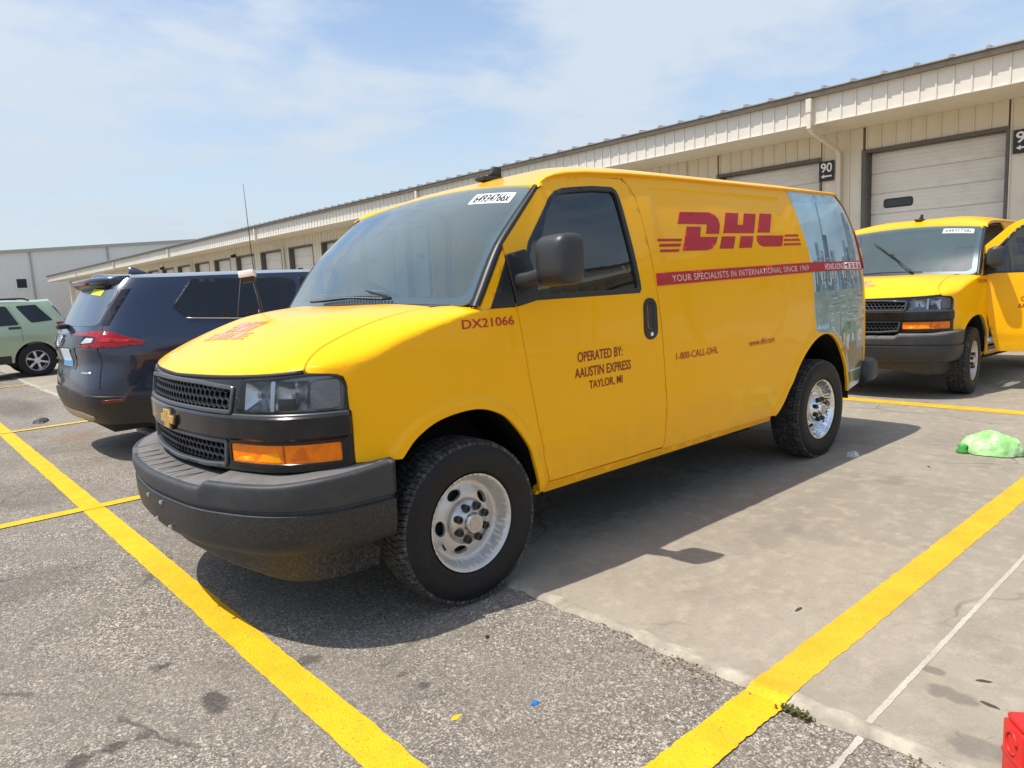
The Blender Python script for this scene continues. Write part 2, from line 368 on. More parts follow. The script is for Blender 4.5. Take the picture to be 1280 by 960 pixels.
def side(s, z):
    """driver side skin: wrap + wheel-arch lips + pressed cargo panel"""
    P = wrap(s, z); s = np.asarray(s, float); z = np.asarray(z, float); q = np.stack([s, z], 1)
    b = np.zeros(len(s))
    for A, c in ((ARCHF, .03), (ARCHR, 3.42)):
        k = (abs(s-c) < .85) & (z < 1.15)
        if k.any(): d = segdist(q[k], A, False); b[k] += .017*(1-sstep(.036, .056, d))
    rec = sstep(1.475, 1.495, s)*(1-sstep(3.98, 4.02, s))*sstep(1.30, 1.33, z)*(1-sstep(1.95, 1.972, z))*(1-sstep(2.98, 3.06, s)); b -= .006*rec
    rec2 = sstep(.52, .54, s)*(1-sstep(1.33, 1.36, s))*sstep(.66, .70, z)*(1-sstep(1.20, 1.24, z)); b -= .002*rec2
    # a few soft dents and waves of used sheet metal
    b += .0016*np.sin(3.1*s+1.3)*np.sin(7.0*z+.6)+.0010*np.sin(9.3*s)*np.sin(11*z+1.0)
    b -= .006*np.exp(-(((s-2.28)/.09)**2+((z-.66)/.05)**2))
    P[:, 1] += b; return P
ZS = spl([-1.64, -1.03, -.7, -.5, -.3, -.1, .1, .32, .5], [1.118, 1.132, 1.152, 1.178, 1.245, 1.30, 1.342, 1.352, 1.353])
ZC = spl([-.4, -.1, .1, .35, .5, .65, .8, .95], [1.40, 1.395, 1.387, 1.362, 1.332, 1.30, 1.262, 1.24])
_ss = np.linspace(S0, .32, 150); BND = wrap(_ss, ZS(_ss)); BPL = BND[:, :2]
def gshape(q, p=1.6): q = np.clip(q, 0, 1); return (1-(1-q)**p)**(1/p)
def hoodz(x, y):
    p = np.stack([np.asarray(x, float), np.abs(np.asarray(y, float))], 1); a = BPL[:-1]; ab = BPL[1:]-a; l = (ab**2).sum(1)
    t = np.clip(((p[:, None]-a)*ab).sum(2)/l, 0, 1); d = np.linalg.norm(p[:, None]-a-t[:, :, None]*ab, axis=2); k = d.argmin(1); r = np.arange(len(p))
    s = _ss[k]+t[r, k]*(_ss[1]-_ss[0]); zs = ZS(s); dd = d[r, k]
    z = zs+(ZC(p[:, 0])-zs)*gshape(dd/.55)
    return z
def Fhood(x, y): return np.stack([np.asarray(x, float), np.asarray(y, float), hoodz(x, y)], -1)
CUT = catmull([(.685, .838), (.668, .822), (.63, .797), (.56, .772), (.42, .757), (.2, .757), (.08, .765), (-.02, .79), (-.09, .86)], 8)
_cl = np.concatenate([[0], np.cumsum(np.linalg.norm(np.diff(CUT, axis=0), axis=1))]); _cl /= _cl[-1]
SA, SB = -.735, .10
def kcut(s): t = np.clip((np.asarray(s, float)-SA)/(SB-SA), 0, 1); return np.stack([np.interp(t, _cl, CUT[:, 0]), np.interp(t, _cl, CUT[:, 1])], -1)
def hcut(s): return np.maximum(np.linalg.norm(kcut(s)-wrap(s, ZS(s))[:, :2], axis=1), .004)
def Ffend(s, v):
    s = np.asarray(s, float); v = np.asarray(v, float); zs = ZS(s); lo = side(s, np.minimum(v, zs)); top = v > zs
    if top.any():
        S = s[top]; B = wrap(S, zs[top])[:, :2]; K = kcut(S); h = hcut(S); t = np.clip((v[top]-zs[top])/h, 0, 1.05)[:, None]; q = B+(K-B)*t
        lo[top] = np.stack([q[:, 0], q[:, 1], np.maximum(hoodz(q[:, 0], q[:, 1]), zs[top])], -1)
    return lo
def Fnose(t, z):
    t = np.asarray(t, float); P = wrap(S0+np.abs(t), z); P[:, 1] *= np.where(t < 0, -1, 1); return P
_wt = [0, .47, .75, 1.]
WEX, WEY, WEZ = spl(_wt, [-.077, -.264, -.43, -.60]), spl(_wt, [.949, .914, .885, .852]), spl(_wt, [1.365, 1.632, 1.79, 1.935])
WCX, WCZ = spl(_wt, [.0, -.235, -.43, -.645]), spl(_wt, [1.388, 1.662, 1.838, 1.997])
def Fws(u, v):
    q = np.asarray(u, float)/.85; t = np.asarray(v, float)/.85; k = 1-q*q; x, z = WEX(t), WEZ(t)
    return np.stack([x+(WCX(t)-x)*k, q*WEY(t), z+(WCZ(t)-z)*k], -1)
# roof edge: windscreen header, gutter line, rear header
_ws = Fws(np.linspace(0, .85, 12), np.full(12, .85)); _gs = np.array([(.60, 1.935), (.66, 1.967), (.75, 1.992), (.95, 2.015), (1.3, 2.03)]+[(s, 2.03) for s in np.linspace(1.6, 4.0, 10)]+[(4.1, 2.03), (4.3, 2.03), (4.5, 2.03), (4.7, 2.03), (5.0, 2.03), (S1, 2.03)])
ROOFB = np.vstack([_ws, wrap(_gs[:, 0], _gs[:, 1])]); RB2 = ROOFB[:, :2]
RZC = spl([-4.3, -4.1, -3.8, -3.2, -1.6, -1.2, -.95, -.8, -.65], [2.06, 2.09, 2.115, 2.13, 2.13, 2.12, 2.085, 2.045, 2.0])
def roofz(x, y):
    p = np.stack([np.asarray(x, float), np.abs(np.asarray(y, float))], 1); a = RB2[:-1]; ab = RB2[1:]-a; l = (ab**2).sum(1)+1e-12
    t = np.clip(((p[:, None]-a)*ab).sum(2)/l, 0, 1); d = np.linalg.norm(p[:, None]-a-t[:, :, None]*ab, axis=2); k = d.argmin(1); r = np.arange(len(p))
    zb = ROOFB[k, 2]+t[r, k]*(ROOFB[k+1, 2]-ROOFB[k, 2]); dd = d[r, k]
    return zb+(np.maximum(RZC(p[:, 0]), zb)-zb)*gshape(dd/.45, 1.5)
def Froof(x, y): return np.stack([np.asarray(x, float), np.asarray(y, float), roofz(x, y)], -1)
BPLAN = catmull([(1.075, -.2), (1.085, 0), (1.075, .2), (1.05, .42), (.995, .60), (.915, .77), (.81, .895), (.69, .965), (.55, .99), (.40, .995)], 16)
_j = int(np.argmin(abs(BPLAN[:, 0]-1.085)+abs(BPLAN[:, 1]))); BPLAN = BPLAN[_j:]
BT = np.concatenate([[0], np.cumsum(np.linalg.norm(np.diff(BPLAN, axis=0), axis=1))])
_tg = np.gradient(BPLAN, axis=0); _tg /= np.linalg.norm(_tg, axis=1, keepdims=True); BNR = np.stack([_tg[:, 1], -_tg[:, 0]], 1)
def bump_pt(t, inset, z):
    s = 1 if t >= 0 else -1; a = abs(t); x = np.interp(a, BT, BPLAN[:, 0]); y = np.interp(a, BT, BPLAN[:, 1]); n = (np.interp(a, BT, BNR[:, 0]), np.interp(a, BT, BNR[:, 1]))
    return (x-n[0]*inset, s*(y-n[1]*inset), z)
def ztop(t): a = abs(t); return .690+.028*float(sstep(.485, .535, np.array(a)))+.018*float(sstep(.85, 1.15, np.array(a)))+.026*float(sstep(1.1, 1.5, np.array(a)))
# ------------------------------------------------------------------ delivery van: shapes
def archrows(A):
    c = np.array((A[:, 0].mean(), .42)); o = []
    for d in (.012, .024, .034, .041, .048, .056, .066):
        n_ = A-c; n_ = n_/np.linalg.norm(n_, axis=1, keepdims=True); o += [tuple(p) for p in A+n_*d]
    return o
def fender_shape():
    cutv = [(s, float(ZS(s)+hcut(np.array([s]))[0])) for s in np.linspace(SB, SA+.006, 26)]
    out = [tuple(p) for p in ARCHF]+[(.497, .425), (.497, .475), (.469, .56), (.414, .76), (.366, 1.01), (.333, 1.25), (.319, 1.345), (.12, 1.345)]+cutv+[(-.717, 1.147), (-.6, 1.136), (-.572, 1.125), (-.56, 1.10), (-.551, .99), (-.542, .98), (-.542, .768)]
    ex = archrows(ARCHF)
    for s in np.arange(-.72, .1, .03):
        zs = float(ZS(s)); h = float(hcut(np.array([s]))[0])
        ex += [(s, zs-.03), (s, zs-.012), (s, zs-.003)]+[(s, zs+h*f) for f in (.02, .06, .13, .24, .4, .6, .8)]
    return panel(out, Ffend, step=.035, extra=np.array(ex), depth=.02)
DOOR = [(.503, .462), (1.435, .462), (1.45, .475), (1.452, .52), (1.44, .80), (1.432, .942), (1.41, 1.2), (1.39, 1.401), (1.375, 1.62), (1.362, 1.773), (1.35, 1.85), (1.338, 1.90), (1.30, 1.965), (1.25, 1.998), (1.0, 1.998), (.80, 1.985), (.70, 1.968), (.63, 1.938), (.58, 1.905), (.292, 1.640), (.298, 1.58), (.325, 1.35), (.339, 1.25), (.372, 1.01), (.42, .76), (.475, .56), (.503, .48)]
WHOLE = [(.335, 1.375), (1.235, 1.375), (1.25, 1.39), (1.25, 1.42), (1.23, 1.62), (1.206, 1.83), (1.195, 1.90), (1.18, 1.93), (1.15, 1.945), (1.0, 1.943), (.87, 1.932), (.76, 1.920), (.70, 1.902), (.655, 1.872), (.456, 1.650), (.37, 1.47)]
def inset(P, d):
    P = np.array(P, float); n = len(P); out = []
    for i in range(n):
        a, b, c = P[i-1], P[i], P[(i+1) % n]; d1 = (b-a)/np.linalg.norm(b-a); d2 = (c-b)/np.linalg.norm(c-b); n1 = np.array((-d1[1], d1[0])); n2 = np.array((-d2[1], d2[0])); k = n1+n2; k /= max(np.linalg.norm(k), .3)
        out.append(b+k*d/max(k@n1, .5))
    return out
CARGO = [(1.442, .455), (2.735, .445)]+[tuple(p) for p in ARCHR[:]]+[(4.0, .462), (4.27, .50), (4.305, .56), (4.30, 1.0), (4.295, 1.42), (4.312, 1.75), (4.285, 1.82), (4.21, 1.915), (4.12, 1.985), (4.04, 2.026), (1.30, 2.026), (1.272, 2.003), (1.31, 1.965), (1.345, 1.905), (1.36, 1.84), (1.37, 1.773), (1.385, 1.62), (1.399, 1.401), (1.42, 1.2), (1.441, .942), (1.45, .80), (1.460, .53), (1.458, .47)]
CARGO = [CARGO[0]]+[p for p in CARGO[1:]]
LAMP = roundpoly([(.566, .991), (1.062, .988), (1.066, 1.085), (1.043, 1.120), (1.0, 1.134), (.90, 1.138), (.61, 1.118), (.586, 1.10)], .010)
AMBR = rrect(.522, .784, 1.036, .864, .012)
UMESH = roundpoly([(-.535, .996), (.535, .996), (.545, 1.084), (.3, 1.097), (0, 1.100), (-.3, 1.097), (-.545, 1.084)], .012)
LMESH = roundpoly([(-.475, .770), (-.3, .757), (0, .752), (.3, .757), (.475, .770), (.492, .862), (-.492, .862)], .012)
def flipx(P): return [(-a, b) for a, b in P][::-1]
def grille_shape():
    top = [(1.075, .985), (1.07, 1.09), (1.045, 1.124), (1.0, 1.138), (.9, 1.143), (.6, 1.126), (.3, 1.116), (0, 1.112)]
    low = [(0, .738), (.3, .742), (.5, .748), (.8, .752), (1.06, .758), (1.08, .77), (1.083, .90)]
    out = low+top+[(-a, b) for a, b in top[-2::-1]]+[(-a, b) for a, b in low[:0:-1]]
    return panel(out, Fnose, [LAMP, flipx(LAMP), AMBR, flipx(AMBR), UMESH, LMESH], step=.05, depth=.06, rnd=.004)
def honeycomb(out, cell=.042, bar=.0036, dep=.022):
    """honeycomb grating cut to an outline on the nose"""
    O = np.array(out); mn, mx = O.min(0), O.max(0); V = []; Fc = []; dx = cell; dy = cell*.74; rows = int((mx[1]-mn[1])/dy)+3; cols = int((mx[0]-mn[0])/dx)+3
    sx, sy = cell/2, cell*.80/2
    hexo = np.array([(0, sy*1.23), (-sx, sy*.61), (-sx, -sy*.61), (0, -sy*1.23), (sx, -sy*.61), (sx, sy*.61)])
    for j in range(rows):
        for i in range(cols):
            c = np.array((mn[0]+(i+(.5 if j % 2 else 0))*dx, mn[1]+j*dy))
            if not inpoly(c[None], O)[0]: continue
            o = c+hexo*1.02; n = c+hexo*.74
            o = np.clip(o, mn, mx); n = np.clip(n, mn, mx)
            b = len(V)
            Po = Fnose(o[:, 0], o[:, 1]); Pi = Fnose(n[:, 0], n[:, 1]); nr = Fnose(c[None, 0]+[-1e-3, 1e-3] if False else np.array([c[0]-1e-3, c[0]+1e-3]), np.array([c[1], c[1]])); tn = nr[1]-nr[0]; tn /= np.linalg.norm(tn); N_ = np.cross(tn, (0, 0, 1))
            V += list(Po-N_*.012)+list(Pi-N_*.009)+list(Pi-N_*(.009+dep))
            for k in range(6):
                k2 = (k+1) % 6; Fc += [(b+k, b+k2, b+6+k2, b+6+k), (b+6+k, b+6+k2, b+12+k2, b+12+k)]
    return np.array(V), Fc, set()
def bumper_shape():
    rows = lambda t: [(.20, ztop(t)+.026), (.034, ztop(t)+.009), (.018, ztop(t)+.0078), (.009, ztop(t)+.006), (.003, ztop(t)+.002), (.0005, ztop(t)-.004), (0, ztop(t)-.012), (.001, ztop(t)-.026), (.006, .632), (.010, .620), (.022, .614), (.022, .604), (.010, .598), (.010, .55), (.014, .50), (.022, .462), (.044, .431), (.072, .417), (.2, .418)]
    ts = sorted(set(list(np.linspace(-BT[-1], BT[-1], 90))+[-.485, -.495, -.51, -.525, -.535, .485, .495, .51, .525, .535])); V = []; n = len(rows(0.))
    for t in ts: V += [bump_pt(t, i, z) for i, z in rows(t)]
    Fc = [(i*n+j, i*n+j+1, (i+1)*n+j+1, (i+1)*n+j) for i in range(len(ts)-1) for j in range(n-1)]
    k = len(ts)-1; Fc += [tuple(range(n)), tuple(k*n+j for j in range(n))[::-1]]
    S = set()
    for i in range(len(ts)-1):
        for j in (9, 10, 11, 12): S.add(tuple(sorted((i*n+j, (i+1)*n+j))))
    return np.array(V), Fc, S
def dam_shape():
    ts = np.linspace(-BT[-1]+.03, BT[-1]-.03, 80); V = []; 
    for t in ts:
        e = float(sstep(.35, .9, np.array(abs(t)))); zb = .335-.06*e
        V += [bump_pt(t, .10, .415), bump_pt(t, .12, .40), bump_pt(t, .125+.02*e, zb+.01), bump_pt(t, .132+.02*e, zb), bump_pt(t, .145+.02*e, zb), bump_pt(t, .15, .40)]
    n = 6; Fc = [(i*n+j, i*n+j+1, (i+1)*n+j+1, (i+1)*n+j) for i in range(len(ts)-1) for j in range(n-1)]; k = len(ts)-1
    return np.array(V), Fc+[tuple(range(n)), tuple(k*n+j for j in range(n))[::-1]], set()
def hood_shape():
    le = [tuple(p[:2]) for p in wrap(np.linspace(S0, -.745, 30), ZS(np.linspace(S0, -.745, 30)))]
    le = [(x-.006*(1 if y < .6 else .6), max(y-.004*(y > .5), 0)) for x, y in le]
    cut = [(a, b-.010) for a, b in CUT[2:] if a > .02]
    L_ = le+cut+[(.012, .76)]; rear = [(.03, .6), (.06, .4), (.085, .2), (.095, 0)]
    half = L_+rear
    out = half+[(a, -b) for a, b in half[-2:0:-1]]
    ex = []
    for d in (.008, .016, .028, .045, .065, .09):
        q = wrap(np.linspace(S0, -.6, 40), ZS(np.linspace(S0, -.6, 40)))[:, :2]; tg = np.gradient(q, axis=0); tg /= np.linalg.norm(tg, axis=1, keepdims=True); nr = np.stack([-tg[:, 1], tg[:, 0]], 1); q = q+nr*d*np.sign((nr*(-q)).sum(1))[:, None]
        ex += [tuple(p) for p in q]+[(a, -b) for a, b in q]
    v, f, s = panel(out[::-1] if False else out, Fhood, step=.035, extra=np.array(ex), depth=.022, rnd=.004)
    return v, f, s
def roof_shape():
    e = [tuple(p) for p in RB2 if True]; e = [e[0]]+[p for p in e[1:]]
    half = [(x, y) for x, y in e]; half[-1] = (half[-1][0], 0.)
    out = half+[(a, -b) for a, b in half[-2:0:-1]]
    ex = []
    for d in (.01, .025, .045, .075):
        for x, y in half:
            ex += [(x-(d if x > -.7 else (-d if x < -4.2 else 0)), max(y-d, 0)), (x-(d if x > -.7 else (-d if x < -4.2 else 0)), -max(y-d, 0))]
    return panel(out, Froof, step=.07, extra=np.array(ex), depth=.03, rnd=.003)
def gutter_shape(sgn):
    g = np.array([(.585, 1.918), (.62, 1.948), (.66, 1.968), (.72, 1.985), (.80, 1.998), (.95, 2.012), (1.3, 2.026)]+[(s, 2.03) for s in np.linspace(1.6, 4.0, 12)]+[(4.08, 2.02)])
    P = wrap(g[:, 0], g[:, 1]); V = []
    for i, p in enumerate(P): V += [p+np.array((0, a if a < 0 else a*min(1, i/5), b*min(1, .2+i/5))) for a, b in ((-.02, .012), (.006, .014), (.016, .008), (.018, -.002), (.010, -.004), (-.004, -.004), (-.02, -.008))]
    n = 7; Fc = [(i*n+j, i*n+(j+1) % n, (i+1)*n+(j+1) % n, (i+1)*n+j) for i in range(len(P)-1) for j in range(n)]+[tuple(range(n)), tuple((len(P)-1)*n+j for j in range(n))]
    vf = (np.array(V), Fc, set()); return vf if sgn > 0 else mir(vf)
def trim_shape():
    V = []; ts = np.linspace(0, 1, 24); B = np.array([(.096, 1.362), (.283, 1.632), (.45, 1.79), (.595, 1.927)]); bl = np.array([0, .47, .75, 1.0])
    for t in ts:
        a = Fws(np.array([.846]), np.array([.85*t]))[0]; s = np.interp(t, bl, B[:, 0]); z = np.interp(t, bl, B[:, 1]); b = wrap(np.array([s]), np.array([z]))[0]
        m_ = (a+b)/2+np.array((.004, .002, .004)); V += [a+np.array((-.01, 0, -.012)), a+np.array((.003, .002, .003)), m_, b+np.array((.002, .001, .002)), b-np.array((.02, .02, 0))]
    n = 5; return np.array(V), [(i*n+j, (i+1)*n+j, (i+1)*n+j+1, i*n+j+1) for i in range(23) for j in range(n-1)], set()
# wheel: axis along y, outer face +y
def tyre_shape():
    pr = [(.205, -.09), (.232, -.105), (.285, -.121), (.325, -.121), (.352, -.114), (.366, -.104), (.374, -.090), (.3765, -.05), (.377, 0), (.3765, .05), (.374, .090), (.366, .104), (.352, .114), (.325, .121), (.312, .1225), (.285, .121), (.258, .1155), (.251, .1160), (.243, .1135), (.234, .106), (.226, .09)]
    v, f, s = lathe(pr, 72); v[:, 2] = np.maximum(v[:, 2], -.379); return v, f, set()
def tread_shape():
    V = []; Fc = []; rows = [(-.092, .034, .3), (-.047, .039, 0), (0, .039, .5), (.047, .039, .1), (.092, .034, .6)]; n = 84
    for yc, wd, ph in rows:
        for i in range(n):
            a0 = 2*math.pi*(i+ph)/n; da = 2*math.pi/n*.87; b = len(V); sl = .012*(1 if yc > 0 else -1)
            edge = abs(yc) > .08; ro = .3835; pts = []
            for rr, sh in ((.366, 0), (ro, .001)):
                for aa, yy in ((a0+sh/.38, yc-wd/2), (a0+da-sh/.38, yc-wd/2), (a0+da-sh/.38+sl, yc+wd/2), (a0+sh/.38+sl, yc+wd/2)):
                    r_ = rr-(.010 if edge and (yy-yc)*yc > 0 else 0)
                    pts.append((r_*math.cos(aa), yy, max(r_*math.sin(aa), -.3832)))
            V += pts; Fc += [(b+4, b+5, b+6, b+7), (b, b+1, b+5, b+4), (b+1, b+2, b+6, b+5), (b+2, b+3, b+7, b+6), (b+3, b, b+4, b+7)]
    return np.array(V), Fc, set()
RIMP = spl([0, .06, .085, .10, .125, .15, .172, .187, .196, .205, .213, .219, .225, .229], [.062, .062, .060, .054, .052, .044, .034, .034, .052, .084, .102, .109, .111, .106])
def rim_shape(chrome=False):
    F = lambda u, v: np.stack([-np.asarray(u, float), RIMP(np.hypot(u, v)), np.asarray(v, float)], -1)
    out = [(.228*math.cos(t), .228*math.sin(t)) for t in np.arange(48)*2*math.pi/48]; hs = []
    for k in range(5):
        a = math.radians(40+72*k); c = np.array((.140*math.cos(a), .140*math.sin(a))); er = np.array((math.cos(a), math.sin(a))); et = np.array((-er[1], er[0]))
        hs.append([tuple(c+er*.025*math.cos(t)+et*.040*math.sin(t)) for t in np.arange(14)*2*math.pi/14])
    rad = [(r*math.cos(t), r*math.sin(t)) for r in (.10, .112, .125, .165, .176, .187, .196, .205, .212, .218, .224) for t in np.arange(48)*2*math.pi/48]
    a = panel(out, F, hs, step=.02, depth=.02, rnd=.002, extra=np.array(rad)); bar = lathe([(.19, .03), (.188, -.09), (.19, -.11)], 40); return join(a, bar)
def hubcap_shape(): return lathe([(.108, .045), (.107, .066), (.102, .078), (.090, .088), (.070, .097), (.050, .108), (.045, .124), (.041, .129), (.001, .131)], 40)
def cyl_y(cx, cz, r, y0, y1, n=14, bev=.003):
    v, f, s = lathe([(.0005, y0), (r, y0), (r, y1-bev), (r-bev, y1), (r*.45, y1), (r*.4, y1-.006), (.0005, y1-.006)], n); return v+np.array((cx, 0, cz)), f, s
def wheel(parent, x, y, side_, rim_m, nm='van', steer=0.):
    o = part('wheel', tyre_shape, TIRE, parent, 'tyre', (x, y, .383)); o.rotation_euler.z = (0 if side_ > 0 else math.pi)+steer
    o.rotation_euler.y = random.uniform(0, .05)*0
    part('tread', tread_shape, TREAD, o, 'tread', smooth=False)
    part('rim', rim_shape, rim_m, o, 'rim'+rim_m.name); part('brake_drum', lambda: lathe([(.001, .0), (.15, .0), (.16, -.02), (.16, -.09)], 32), UND, o, 'drum')
    part('hub_cap', hubcap_shape, HUB if rim_m is SIL else CHR, o, 'hub'+rim_m.name)
    for k in range(8):
        a = math.radians(22.5+45*k)
        part('lug_nut', lambda: cyl_y(.080*math.cos(a), .080*math.sin(a), .0175, .06, .116), TRIM if rim_m is SIL else BLK, o, 'lug%d%s' % (k, rim_m.name))
    part('hub_emblem', lambda: lathe([(.036, .1285), (.035, .133), (.001, .134)], 24), mat('beige_cap', (.52, .44, .33), .5, .2, var=.2, vscale=60), o, 'hubem')
    part('valve_stem', lambda: tube([(.125, .03, -.085), (.140, .075, -.098)], [.004, .006], 6), TRIM, o, 'valve')
    return o
def mirror_shape():
    """door mirror: rounded shell on a stubby arm"""
    secs = []
    for i, (x, k) in enumerate(((-.345, .30), (-.348, .55), (-.356, .74), (-.370, .88), (-.395, .97), (-.43, 1.0), (-.475, .99), (-.485, .96))):
        q = sell(.099*k, .117*k, 28, 5.0); cy, cz = 1.172+.010*(1-k), 1.552
        secs.append(np.stack([np.full(28, x)-.10*(q[:, 0]*.6), cy+q[:, 0], cz+q[:, 1]+.04*q[:, 0]], 1))
    head = loft(secs); ar = []
    for x, y, z, a, b in ((-.375, .965, 1.462, .052, .040), (-.378, 1.0, 1.468, .050, .038), (-.385, 1.04, 1.476, .044, .033), (-.40, 1.09, 1.49, .045, .034), (-.41, 1.13, 1.50, .045, .034)):
        q = sell(a, b, 20, 3.0); ar.append(np.stack([x+q[:, 0], np.full(20, y), z+q[:, 1]], 1))
    vf = join(head, loft(ar))
    return vf
def folded(vf):
    """mirror swung back flat against the door"""
    v = np.array(vf[0]); c = np.array((-.385, .99, 0)); a = math.radians(72); q = v-c
    v = np.stack([q[:, 0]*math.cos(a)-q[:, 1]*math.sin(a), q[:, 0]*math.sin(a)+q[:, 1]*math.cos(a), q[:, 2]], 1)+c+np.array((0, .03, 0)); return v, vf[1], vf[2]
def mirror_glass_shape():
    q = sell(.093, .106, 28, 5.0); P = np.stack([np.full(28, -.4855)-.06*q[:, 0], 1.172+q[:, 0], 1.552+q[:, 1]+.04*q[:, 0]], 1); return P, [tuple(range(28))], set()
LOGO = dict(
 d_top=[(1.738, 1.832), (2.04, 1.836), (2.098, 1.824), (2.135, 1.797), (2.141, 1.758), (2.116, 1.703), (1.976, 1.703), (2.004, 1.762), (1.697, 1.762)],
 d_low=[(1.786, 1.745), (1.931, 1.745), (1.903, 1.683), (2.096, 1.683), (2.067, 1.644), (2.016, 1.612), (1.957, 1.602), (1.701, 1.602)],
 h_top=[(2.235, 1.838), (2.388, 1.838), (2.350, 1.762), (2.420, 1.762), (2.458, 1.838), (2.608, 1.838), (2.539, 1.708), (2.165, 1.708)],
 h_l=[(2.146, 1.686), (2.302, 1.686), (2.258, 1.610), (2.101, 1.610)], h_r=[(2.369, 1.688), (2.526, 1.688), (2.481, 1.612), (2.328, 1.612)],
 l_top=[(2.66, 1.842), (2.817, 1.842), (2.747, 1.713), (2.589, 1.713)], l_low=[(2.574, 1.692), (2.925, 1.692), (2.881, 1.618), (2.64, 1.618), (2.585, 1.632), (2.565, 1.656)],
 s1=[(1.468, 1.673), (1.712, 1.673), (1.701, 1.659), (1.471, 1.659)], s2=[(1.475, 1.643), (1.696, 1.643), (1.682, 1.628), (1.476, 1.628)], s3=[(1.475, 1.611), (1.672, 1.611), (1.658, 1.597), (1.474, 1.597)],
 r1=[(2.955, 1.700), (3.135, 1.700), (3.133, 1.686), (2.943, 1.686)], r2=[(2.932, 1.668), (3.138, 1.668), (3.145, 1.655), (2.927, 1.655)], r3=[(2.921, 1.637), (3.146, 1.637), (3.149, 1.624), (2.911, 1.624)])
def slopes(s, z): return side(s, np.asarray(z)+.006*(np.asarray(s)-2.2))
def logo_shape(F=slopes): return join(*[decal(P[::-1], F, .0032, .03) for P in LOGO.values()])
def stripe_z(s, k): return 1.403+.0155*(np.minimum(s, 3.25)-1.38)-.004*np.clip(s-3.6, 0, 9)+k*.070
def stripe_shape():
    ss = np.linspace(1.402, 4.245, 40); return decal([(s, float(stripe_z(s, 0))) for s in ss]+[(s, float(stripe_z(s, 1))) for s in ss[::-1]], side, .0058, .035)
def Fstripe(u, k): return side(u, stripe_z(np.asarray(u), np.asarray(k)))
PICM = {}
def picture_shape():
    """printed city and harbour picture: flat colour patches on the rear quarter"""
    out = [(3.305, .985), (3.43, .985), (3.55, .962), (3.655, .895), (3.74, .795), (3.82, .672), (3.89, .565), (3.925, .47), (4.0, .468), (4.20, .50), (4.212, .8), (4.208, 1.1), (4.20, 1.42), (4.225, 1.72), (4.14, 1.90), (4.0, 2.015), (3.112, 2.018), (3.20, 1.77), (3.262, 1.567), (3.272, 1.30), (3.272, 1.156)]
    pieces = [(decal(out, side, .0028, .04), 0)]
    lay = .0017; R = random.Random(3)
    def rect(a, b, c, d, m_, o): pieces.append((decal([(a, b), (c, b), (c, d), (a, d)], side, o, .06), m_))
    # water and quay bands follow the outline
    def clip(z0, z1):
        zz = np.linspace(z0, z1, 10)
        le = np.interp(zz, [.47, .565, .672, .795, .895, .962, .985, 1.156, 1.567, 1.77], [3.93, 3.895, 3.825, 3.745, 3.66, 3.56, 3.31, 3.277, 3.267, 3.205]); re = np.interp(zz, [.5, .8, 1.1, 1.42, 1.72, 1.90], [4.195, 4.207, 4.203, 4.195, 4.22, 4.135])
        return [(b, z) for z, b in zip(zz, re)]+[(a, z) for z, a in zip(zz[::-1], le[::-1])]
    pieces.append((decal(clip(.99, 1.285), side, .0033, .04), 1)); pieces.append((decal([(b, z) for b, z in clip(.64, .86)], side, .0033, .04), 2)); pieces.append((decal(clip(.52, .64), side, .0033, .04), 7))
    pieces.append((decal(clip(.86, .99), side, .0033, .04), 1))
    for i in range(46):
        a = R.uniform(3.29, 4.14); wd = R.uniform(.025, .085); h = R.uniform(.04, .20)*(1.6 if R.random() < .25 else 1); rect(a, 1.285, a+wd, 1.30+h, R.choice((3, 3, 4, 5, 8)), .0034+i*.00001)
    for a, wd, h in ((3.36, .05, .36), (3.425, .05, .30), (3.50, .075, .42), (3.50, .02, .66), (3.60, .06, .30), (3.98, .09, .60), (4.06, .06, .52), (3.86, .05, .38)): rect(a, 1.285, a+wd, 1.285+h, R.choice((3, 3, 4)), .0039)
    for i in range(60):
        a = R.uniform(3.30, 4.1); rect(a, 1.30+R.uniform(0, .12), a+R.uniform(.008, .02), 1.43, R.choice((5, 4, 8)), .0040+i*5e-6)
    for i in range(70):
        a = R.uniform(3.32, 4.20); z = R.uniform(.99, 1.24)
        rect(a, z, a+R.uniform(.02, .08), z+R.uniform(.003, .007), R.choice((8, 3, 3, 1)), .0036)
    for P, m_ in (([(3.72, .94), (4.02, .955), (4.0, 1.02), (3.80, 1.03)], 6), ([(3.76, .86), (4.0, .86), (4.0, .945), (3.74, .94)], 8), ([(4.02, .80), (4.20, .80), (4.20, 1.02), (4.02, .97)], 3), ([(3.83, .87), (3.87, .87), (3.87, .93), (3.83, .93)], 5), ([(3.92, .87), (3.96, .87), (3.96, .93), (3.92, .93)], 5), ([(4.06, .86), (4.14, .86), (4.14, .95), (4.06, .95)], 5), ([(3.70, .93), (3.715, .93), (3.71, 1.09), (3.70, 1.09)], 4)):
        pieces.append((decal(P, side, .0042, .05), m_))
    TW = ((3.36, .05, .36), (3.425, .05, .30), (3.50, .075, .42), (3.60, .06, .30), (3.98, .09, .60), (4.06, .06, .52), (3.86, .05, .38))
    for i in range(150):
        q = R.choice(TW); a = q[0]+R.uniform(0, q[1]-.015); z = 1.285+R.uniform(.02, q[2]-.03) if i < 90 else R.uniform(1.30, 1.42); rect(a, z, a+R.uniform(.006, .018), z+R.uniform(.006, .03), R.choice((5, 4, 4, 8, 3)), .00425+i*4e-6)
    for i in range(60):
        a = R.uniform(3.50, 4.16); z = R.uniform(.98, 1.26); rect(a, z, a+R.uniform(.03, .12), z+R.uniform(.004, .010), R.choice((4, 8, 5)), .0046+i*4e-6)
